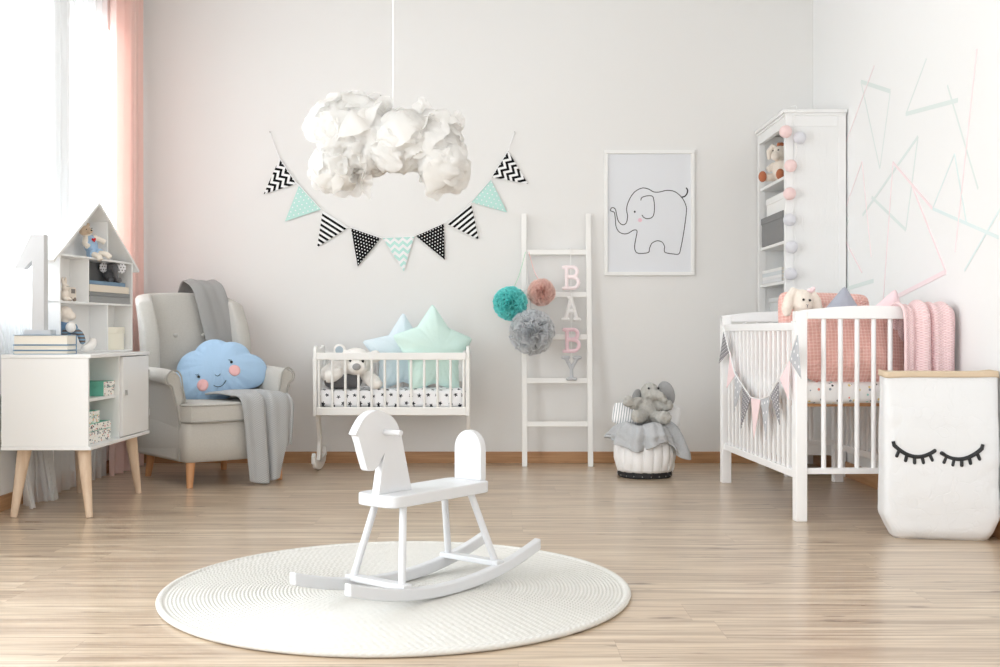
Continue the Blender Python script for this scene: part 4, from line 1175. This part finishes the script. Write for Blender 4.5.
wc_ = MB().pillow(lambda th: (.085*math.copysign(abs(math.cos(th))**.35, math.cos(th)), .065*math.copysign(abs(math.sin(th))**.35, math.sin(th))), .020, 80, 10, 2.4, .6).build('white_cushion', WHITEF)
wc_.location = (.978, 6.16, .345); wc_.rotation_euler = (R(-30), R(14), R(5)); tag(wc_, 'plain white cushion corner sticking out at the right of the basket', 'cushion')
# ------------------------------------------------------------------ baby crib (local x to the wall, y into the room's depth)
CBW = mat('white_crib_paint', (246, 246, 246), .35, .45)
cb = thing('crib', 'white slatted baby crib on square legs against the right wall', 'crib', (1.286, 4.63, 0), R(2.9))
CW, CL = .66, 1.25
for lx in (0, CW-.05):
    for ly in (0, CL-.05):
        MB().box(lx, lx+.05, ly, ly+.05, 0, .895).build('leg', CBW, cb, bevel=.004)
for ly in (.025, CL-.025):
    arch = [(.0, .862), (CW, .862)] + [(CW - CW*k/20, .893 + .026*math.sin(PI*k/20)**.8) for k in range(21)]
    MB().prism(arch, ly-.021, ly+.021).build('end_rail', CBW, cb, bevel=.004)
    MB().box(.05, CW-.05, ly-.013, ly+.013, .200, .226).build('end_rail', CBW, cb, bevel=.003)
    for k in range(7):
        x = .128 + .0725*k
        MB().tube([(x, ly, .224), (x, ly, .866)], .0105, 14).build('spindle', CBW, cb)
for lx in (.025, CW-.025):
    MB().box(lx-.014, lx+.014, .05, CL-.05, .812, .848).build('side_rail', CBW, cb, bevel=.004)
    MB().box(lx-.014, lx+.014, .05, CL-.05, .178, .212).build('side_rail', CBW, cb, bevel=.004)
    for k in range(16):
        y = .105 + .0693*k
        MB().box(lx-.0075, lx+.0075, y-.012, y+.012, .208, .816).build('slat', CBW, cb, bevel=.003)
MB().box(.04, CW-.04, .11, CL-.11, .482, .498).build('mattress_base', PINE, cb, bevel=.002)
CBM = Matrix.Translation(cb.location) @ Matrix.Rotation(R(2.9), 4, 'Z')
def cw2(x, y, z): return CBM @ Vector((x, y, z))
CONF2 = mat('confetti_cotton', (242, 242, 240), .9, .1, fn=f_confetti((244, 244, 243), [(54, 58, 64), (160, 214, 210), (232, 150, 130), (236, 216, 150), (150, 160, 170)], 46, .27))
cm_ = softbox(-.285, .285, -.565, .565, -.048, .048, .03, .006, 5, (20, 36, 8)).build('crib_mattress', CONF2, weld=.0006, angle=80)
cm_.location = cw2(CW/2, CL/2, .544); cm_.rotation_euler.z = R(2.9)
tag(cm_, 'white mattress with small confetti print in the crib', 'mattress')
def f_waffle(nt, b):
    v, x, y, z = xyz(nt); P_ = .0145
    u, w = (x / P_).fract() - .5, (z / P_).fract() - .5
    h = (u.abs()).max(w.abs())
    bump(nt, b, h + noise_tex(nt, v, 12, 3) * 1.6, .9, .006)
    return mixc(nt, ((u.abs() - .28).max(0) + (w.abs() - .28).max(0)) * 2.2, (230, 178, 168), (251, 224, 217))
WAF = mat('rose_waffle_cotton', (222, 158, 146), .95, .1, .15, fn=f_waffle)
def sq(hw_, hh, e=.28): return lambda th: (hw_*math.copysign(abs(math.cos(th))**e, math.cos(th)), hh*math.copysign(abs(math.sin(th))**e, math.sin(th)))
def cushion(label, loc, rot, hw_, hh, T, m, seed, e=.28, wr=.014):
    o = MB().pillow(sq(hw_, hh, e), T, 120, 16, 2.6, .62, wr, seed).build('cushion', m, angle=80)
    o.location = loc; o.rotation_euler = rot
    return tag(o, label, 'cushion')
cushion('rose waffle cushion pressed against the near end bars of the crib', cw2(.295, .135, .745), (R(-9), 0, R(2.9)), .235, .165, .082, WAF, 3, .42)
cushion('rose waffle cushion standing behind, its top edge above the crib rail', cw2(.275, .42, .80), (R(-12), R(2), R(1)), .215, .195, .075, WAF, 9, .2, .02)
SLATE = mat('slate_blue_cotton', (172, 176, 188), .9, .1, .1, fn=f_crump); PALEP = mat('pale_pink_cotton', (248, 222, 226), .9, .1, .1, fn=f_crump)
def star_c(label, loc, rot, R_, r_, a0, T, m, seed):
    t = thing('star_cushion', label, 'cushion', loc, 0, rot=rot)
    f = roundstar(R_, r_, a0)
    MB().pillow(f, T, 150, 14, 2.4, .62, .008, seed).build('cushion', m, t, angle=80)
    MB().tube([(x, 0, z_) for x, z_ in [f(2*PI*k/150) for k in range(150)]], .002, 6, True).build('seam', m, t)
star_c('slate blue star cushion with its tip showing above the crib end rail', cw2(.305, .285, .775), (R(-8), 0, R(2)), .245, .150, 84, .045, SLATE, 2)
star_c('pale pink star cushion with its tip showing beside the pink throw', cw2(.485, .26, .79), (R(-8), 0, R(2)), .225, .13, 72, .045, PALEP, 7)
# floppy rabbit in the corner by the slatted side
bn = thing('toy_rabbit', 'cream toy rabbit with drooping ears and pink dress in the crib corner', 'soft toy', cw2(.120, .325, .652), 0, rot=(R(-4), R(5), R(8))); bn.scale = (1.08,)*3
mb = MB()
mb.ell((0, 0, .270), (.046, .042, .056)); mb.ell((0, -.022, .252), (.034, .032, .030)); mb.tube([(0, 0, .17), (0, 0, .24)], .028)
for sx in (-1, 1):
    mb.tube([(sx*.018, .004, .312), (sx*.040, .002, .318), (sx*.060, -.004, .285), (sx*.070, -.008, .235), (sx*.066, -.010, .205)], [.013, .017, .021, .023, .014])
    mb.tube([(sx*.035, 0, .17), (sx*.055, -.03, .13), (sx*.05, -.05, .10)], [.018, .018, .02])
    mb.tube([(sx*.025, -.01, .03), (sx*.035, -.09, .022)], [.024, .022]); mb.ell((sx*.036, -.10, .03), (.024, .018, .030))
mb.ell((0, .004, .10), (.05, .045, .10))
mb.build('body', CREAM, bn, voxel=.005, relax=3)
MB().lathe([(.026, .205), (.042, .185), (.050, .15), (.060, .10), (.074, .055), (.070, .05), (.05, .10), (.03, .2)], 36).build('dress', fabric('rose_dress', (240, 192, 186), (248, 212, 206), 180, .4), bn, subsurf=1)
MB().ell((-.014, -.046, .276), .0052).build('eye', BLACK, bn); MB().ell((.014, -.046, .276), .0052).build('eye', BLACK, bn)
MB().tube([(-.004, -.055, .256), (0, -.056, .252), (.004, -.055, .256)], .0012, 6).tube([(0, -.056, .252), (0, -.055, .243)], .0012, 6).build('nose', INK, bn)
MB().ell((.030, -.012, .322), (.016, .010, .010)).ell((.040, -.014, .330), (.010, .008, .009)).build('bow', PALEP, bn)
# pink throw over the end rail next to the wall
PKK = mat('pink_knit', (238, 190, 192), .95, .1, .2, fn=knit((248, 224, 224), (232, 194, 196), .015, .011, .9))
th = cloth('knitted_throw', drape([cw2(.555, .125, .62), cw2(.555, .115, .76), cw2(.555, .085, .88), cw2(.555, .052, .918), cw2(.555, .0, .920), cw2(.557, -.045, .89), cw2(.558, -.055, .80), cw2(.558, -.055, .66), cw2(.558, -.055, .50), cw2(.558, -.05, .34)],
           CBM.to_3x3() @ Vector((1, 0, 0)), .232, 2.6, lambda v: .016+.012*v, 100, 90, 5.1), PKK, .012)
tag(th, 'pink knitted throw hanging over the crib end rail beside the wall', 'blanket')

# ------------------------------------------------------------------ small bunting on the slatted side
cbt = thing('bunting', 'pink and grey bunting of nine small pennants on the crib side', 'bunting', tuple(cw2(-.006, CL/2, .60)), R(2.9))
GDT = mat('grey_dotted_cotton', (140, 140, 144), .9, .1, fn=f_dots((142, 140, 144), (244, 244, 244), .020, .19)); GST = mat('grey_starred_cotton', (188, 190, 194), .9, .1, fn=f_dots((190, 192, 196), (246, 246, 246), .045, .14))
PKP = fabric('blush_cotton', (246, 218, 220), (250, 228, 230), 300, .2)
fm_ = [GDT, PKP, GST, GDT, PKP, GST, GDT, PKP, GST]
lb_ = {'grey_dotted_cotton': 'grey pennant with white dots', 'blush_cotton': 'plain blush pink pennant', 'grey_starred_cotton': 'light grey pennant with white marks'}
CF = [[(1.097, .821), (.995, .705), (1.187, .64)], [(.976, .705), (.893, .585), (1.032, .517)], [(.884, .611), (.748, .546), (.893, .398)],
      [(.748, .546), (.602, .492), (.766, .328)], [(.602, .492), (.448, .492), (.544, .297)], [(.448, .492), (.311, .517), (.356, .313)],
      [(.303, .522), (.18, .586), (.152, .399)], [(.166, .604), (.03, .687), (.03, .516)], [(.03, .687), (-.075, .794), (-.130, .613)]]
lc = lambda y, z_, x=-.012: (x, y-CL/2, z_-.60)
for f_, m_ in zip(CF, fm_):
    flag(cbt, lc(*f_[0]), lc(*f_[1]), lc(*f_[2], -.016), m_, puffy=.002, label=lb_[m_.name])
cpts = [(1.20, .845), (1.12, .835), (1.097, .821), (.985, .705), (.888, .60), (.748, .546), (.602, .494), (.448, .494), (.305, .520), (.172, .597), (.03, .687), (-.06, .79), (-.045, .845), (.0, .85)]
MB().tube([lc(y, z_, -.014 if k else -.004) for k, (y, z_) in enumerate(cpts)], .003, 8).build('cord', TRIM, cbt)

# ------------------------------------------------------------------ tall bookcase
bc = thing('bookcase', 'tall narrow white bookcase in the right back corner, open to the left', 'bookcase', (1.80, 6.41, 0))
BX0, BX1, BY0, BY1, BZ = 1.632, 1.972, 6.09, 6.735, 2.03
SHZ = (.17, .50, .93, 1.10, 1.325, 1.69)
for yy in (BY0+.008, BY1-.03): MB().box(BX0+.02, BX1-.02, yy, yy+.018, .12, BZ-.02).build('side_panel', WHITE_WOOD, bc, True, bevel=.001)
for (px0, py0) in ((BX0, BY0), (BX1-.045, BY0), (BX0, BY1-.035), (BX1-.045, BY1-.035)):
    MB().box(px0, px0+.045, py0, py0+.035, 0, BZ).build('post', WHITE_WOOD, bc, True, bevel=.003)
for zz0, zz1 in ((.12, .18), (BZ-.075, BZ)):
    MB().box(BX0+.045, BX1-.045, BY0+.003, BY0+.028, zz0, zz1).build('side_rail', WHITE_WOOD, bc, True, bevel=.002)
for zz0, zz1 in ((BZ-.07, BZ), (.10, .16)):
    MB().box(BX0+.002, BX0+.028, BY0+.035, BY1-.035, zz0, zz1).build('front_rail', WHITE_WOOD, bc, True, bevel=.002)
m_ = MB()
for k in range(19):      # bead boarding of the visible side
    x = BX0+.052+.0128*k; m_.box(x, x+.0125, BY0+.005, BY0+.0085, .18, BZ-.075)
m_.build('beadboard', WHITE_WOOD, bc, True, bevel=.0006)
MB().box(BX1-.02, BX1-.008, BY0+.03, BY1-.03, .12, BZ-.01).build('back_panel', WHITE_WOOD, bc, True)
for zz in SHZ: MB().box(BX0+.012, BX1-.02, BY0+.026, BY1-.03, zz-.018, zz).build('shelf', WHITE_WOOD, bc, True, bevel=.002)
MB().box(BX0-.006, BX1, BY0-.006, BY1, BZ-.014, BZ).box(BX0-.016, BX1+.002, BY0-.016, BY1+.008, BZ, BZ+.020).build('cornice', WHITE_WOOD, bc, True, bevel=.003)
# contents
kb = thing('toy_rabbit', 'cream toy donkey with long ears and brown feet on the top bookcase shelf', 'soft toy', (1.700, 6.44, 1.6905), R(-50)); kb.scale = (1.12,)*3
kb.name = 'toy_donkey'
mb = MB(); mb.ell((0, 0, .065), (.045, .04, .065)); mb.ell((0, -.012, .150), (.036, .042, .044)); mb.ell((0, -.045, .135), (.026, .028, .024))
for sx in (-1, 1):
    mb.tube([(sx*.02, .0, .18), (sx*.05, .0, .20), (sx*.07, -.005, .17), (sx*.068, -.008, .13)], [.011, .015, .018, .010])
    mb.tube([(sx*.025, -.01, .03), (sx*.05, -.07, .026)], [.022, .022]); mb.tube([(sx*.04, 0, .10), (sx*.06, -.03, .07)], [.017, .017])
mb.build('body', CREAM, kb, voxel=.005, relax=3)
BRN = fabric('rust_plush', (176, 104, 72), (196, 124, 90), 200, .5)
for sx in (-1, 1): MB().ell((sx*.055, -.085, .03), (.022, .020, .029)).build('foot', BRN, kb)
MB().ell((0, .002, .197), (.016, .018, .016)).ell((0, -.018, .198), (.010, .012, .012)).build('mane', BRN, kb)
MB().ell((-.016, -.046, .165), .0045).build('eye', BLACK, kb); MB().ell((.016, -.046, .165), .0045).build('eye', BLACK, kb)
def lid_box(label, x0, x1, y0, y1, z0, z1, m, lidh=.04):
    t = thing('storage_box', label, 'box', ((x0+x1)/2, (y0+y1)/2, z0))
    MB().box(x0+.004, x1-.004, y0+.004, y1-.004, z0, z1-lidh+.004).build('box_base', m, t, True, bevel=.004)
    MB().box(x0, x1, y0, y1, z1-lidh, z1).build('lid', m, t, True, bevel=.004)
FELTG = fabric('dark_grey_felt', (122, 122, 122), (138, 138, 138), 260, .4)
lid_box('dark grey lidded box on the middle bookcase shelf', 1.640, 1.90, 6.18, 6.68, 1.3255, 1.500, FELTG)
lid_box('white lidded box stacked on the dark grey box in the bookcase', 1.650, 1.88, 6.17, 6.60, 1.5005, 1.608, mat('white_card', (240, 240, 238), .6))
lid_box('pale grey box on the low bookcase shelf just above the crib', 1.66, 1.88, 6.18, 6.56, .9305, 1.012, mat('pale_grey_card', (206, 208, 208), .6), .03)
z = 1.1004
for h, lab, cov in ((.020, 'white book at the bottom of the bookcase stack', (226, 228, 230)), (.018, 'white book second from bottom of the bookcase stack', (236, 236, 236)), (.022, 'white book second from top of the bookcase stack', (214, 220, 222)), (.018, 'white book topmost of the bookcase stack', (238, 238, 236))):
    book(lab, Matrix.Translation((1.642, 6.43, z)) @ Matrix.Rotation(PI, 4, 'Z'), .44, .22, h, col_mat('pale_cover', cov), 'books lying in the bookcase'); z += h+.0004
# ------------------------------------------------------------------ cotton ball light string on the bookcase side
sl = thing('light_string', 'string of pink and white cotton ball lights hanging down the bookcase side', 'lights', (1.66, 6.06, 2.02))
PB, WB = mat('pink_cotton_ball', (253, 232, 230), .9, .1, .2, noise_bump=(120, .4, .003), trans=.3), mat('white_cotton_ball', (238, 238, 242), .9, .1, .2, noise_bump=(120, .4, .003), trans=.3)
balls = [(785, 132, PB), (799, 138, WB), (790, 166, PB), (789, 194, PB), (789, 220, WB), (791, 247, WB), (790, 274, WB)]
bw = lambda px_, py: ((px_-493)/180-1.66, -.012, .8+(333.5-py)/180-2.02)
for px_, py, m_ in balls:
    MB().ell(bw(px_, py), .0350, (0, 0, 0), 24, 16).build('ball', m_, sl, puff=(.03, .004))
cab_ = [(.0, .03, .045), (.03, .0, .04), bw(792, 126), bw(797, 150)] + [(bw(px_+3, py)[0] + (.018 if i % 2 else .004), .005, bw(px_, py)[2]) for i, (px_, py, _) in enumerate(balls[2:])] + [bw(796, 300), bw(793, 330)]
MB().tube(catmull([(x, min(.022, y+.012), z_) for x, y, z_ in cab_], 6), .0022, 6).build('cable', cordm, sl)

# ------------------------------------------------------------------ washi tape drawing on the right wall
wa = thing('tape_wall_art', 'pastel tape triangles and lines stuck on the right wall', 'wall art', (XR, 5.2, 1.5))
def wpt(cx, cy):
    px_, py = 840+cx/2.381, 30+cy/2.381
    Y = XR*1091/(px_-493); return Vector((0, Y-5.2, .8-(py-333.5)*Y/1091-1.5))
TG, TM, TP = mat('sage_tape', (221, 229, 226), .7), mat('mint_tape', (222, 234, 233), .7), mat('pink_tape', (245, 228, 230), .7)
tapes = [((50,123),(120,146),.030,TG), ((120,146),(95,330),.013,TG), ((95,330),(50,123),.013,TG),
         ((206,68),(157,200),.012,TG), ((157,200),(281,167),.028,TG), ((256,132),(329,378),.014,TG),
         ((186,254),(54,441),.022,TG), ((186,254),(157,476),.014,TG), ((157,476),(76,398),.024,TG),
         ((273,295),(221,425),.010,TM), ((273,295),(302,462),.012,TM), ((221,425),(378,494),.020,TM), ((400,395),(297,573),.014,TM),
         ((14,617),(80,597),.030,TG), ((8,570),(24,622),.013,TG), ((8,425),(20,455),.015,TG), ((20,455),(10,480),.015,TG),
         ((82,85),(12,275),.006,TP), ((327,45),(275,528),.009,TP), ((53,313),(75,540),.007,TP), ((53,313),(10,435),.007,TP),
         ((127,315),(221,425),.018,TP), ((127,315),(104,640),.007,TP), ((172,370),(253,576),.014,TP), ((253,576),(138,634),.030,TP), ((10,495),(53,577),.012,TP)]
for i, (a, b, wd_, m_) in enumerate(tapes):
    A, B = wpt(*a), wpt(*b); d = (B-A).normalized(); n_ = Vector((0, -d.z, d.y))*wd_*.36; t0 = Vector((-.0006-.00012*i, 0, 0)); bk0 = Vector((-.0002, 0, 0))
    vs = [A-n_, B-n_, B+n_, A+n_]
    MB().add([v+bk0 for v in vs]+[v+t0 for v in vs], [(0,1,2,3),(7,6,5,4),(0,4,5,1),(1,5,6,2),(2,6,7,3),(3,7,4,0)]).build('tape_strip', m_, wa, smooth=False)

# ------------------------------------------------------------------ paper sack
def f_paper(nt, b):
    v, x, y, z = xyz(nt)
    vo = nt.nodes.new('ShaderNodeTexVoronoi'); vo.feature = 'DISTANCE_TO_EDGE'; vo.inputs['Scale'].default_value = 6
    nz = nt.nodes.new('ShaderNodeTexNoise'); nz.inputs['Scale'].default_value = 5; nt.links.new(v, nz.inputs['Vector'])
    ad = nt.nodes.new('ShaderNodeVectorMath'); ad.operation = 'ADD'; nt.links.new(v, ad.inputs[0]); nt.links.new(nz.outputs['Color'], ad.inputs[1])
    nt.links.new(ad.outputs[0], vo.inputs['Vector'])
    bump(nt, b, S(nt, vo.outputs['Distance']).min(.05) * 4 + noise_tex(nt, v, 10, 4), .24, .012)
SACK = mat('white_paper_sack', (226, 227, 228), .6, .3, fn=f_paper); KRAFT = mat('kraft_paper', (208, 188, 162), .7, noise_bump=(40, .3, .003))
bg = thing('paper_bag', 'large white paper sack with sleepy eyelashes and kraft rim near crib', 'bag', (1.752, 4.30, 0), R(-9))
BHt = .648
def bagp(a, z_):
    c, s_ = math.cos(a), math.sin(a); t = z_/BHt
    hw_ = .216 - .004*t - .042*max(0, 1-z_/.085); hd = .085 + .012*math.sin(PI*t) - .028*t - .02*max(0, 1-z_/.03)
    x = hw_*math.copysign(abs(c)**.20, c); y = hd*math.copysign(abs(s_)**.34, s_)
    q_ = Vector((x*5, y*5+3, z_*5))
    n_ = .012*noise.noise(q_) + .007*abs(noise.noise(q_*2.3)) + .012*math.exp(-((x+.01)/.010)**2)*(.4+.6*t)*(-1 if s_ < 0 else 0)*-1
    return Vector((x + n_*.3*math.copysign(1, c)*abs(c), y + n_*(1 if s_ > 0 else -1)*min(1, abs(s_)*2), z_))
NA = 200
MB().grid(lambda u, v: tuple(bagp(2*PI*u, BHt*v)), NA, 50, wrap=True).add([tuple(bagp(2*PI*k/NA, 0)) for k in range(NA)], [tuple(range(NA))[::-1]]).build('sack', SACK, bg, angle=75, weld=.0002)
MB().grid(lambda u, v: tuple(Vector((1.010, 1.03, 1))*bagp(2*PI*u, BHt-.024+.030*v) if False else Vector((bagp(2*PI*u, BHt-.02).x*1.012, bagp(2*PI*u, BHt-.02).y*1.05, BHt-.019+.025*v + .003*math.sin(u*17)))), NA, 4, wrap=True).build('rim', KRAFT, bg, solid=.003, angle=60)
def bagfront(x, z_):
    lo, hi = PI, 2*PI
    for _ in range(40):
        m_ = (lo+hi)/2
        if bagp(m_, z_).x < x: lo = m_
        else: hi = m_
    return bagp((lo+hi)/2, z_).y
LASH = mat('black_print_ink', (34, 36, 38), .6)
def lash(P, r): return MB().tube([(x, bagfront(x, z_)-.0012, z_) for x, z_ in P], r, 8, flat=.25 if False else 1)
for (xa, xb, za, zb, zl, tag_) in ((-.178, -.030, .364, .346, .322, 'l'), (-.005, .142, .338, .358, .316, 'r')):
    arc = []
    for k in range(17):
        t = k/16; z0 = za+(zb-za)*t; arc.append((xa+(xb-xa)*t, z0 - 4*t*(1-t)*((za+zb)/2-zl)))
    m_ = MB(); m_.tube([(x, bagfront(x, z_)-.0006, z_) for x, z_ in arc], .0078, 10)
    for k in (2, 5, 8, 11, 14):
        x, z_ = arc[k]; dx = (k-8)*.0016
        P = [(x, z_), (x+dx, z_-.024)]
        m_.tube([(x2, bagfront(x2, z2)-.0006, z2) for x2, z2 in P], .0066, 10)
        m_.ell((P[1][0], bagfront(*P[1])-.0006, P[1][1]), .0066, (0, 0, 0), 10, 8)
    for k in (0, 16): m_.ell((arc[k][0], bagfront(*arc[k])-.0006, arc[k][1]), .0078, (0, 0, 0), 10, 8)
    kk = 0 if tag_ == 'l' else 16; x, z_ = arc[kk]; sg = -1 if kk == 0 else 1
    m_.tube([(x, bagfront(x, z_)-.0006, z_), (x+sg*.004, bagfront(x, z_+.014)-.0006, z_+.016)], .007, 10)
    m_.build('printed_eyelashes', LASH, bg)
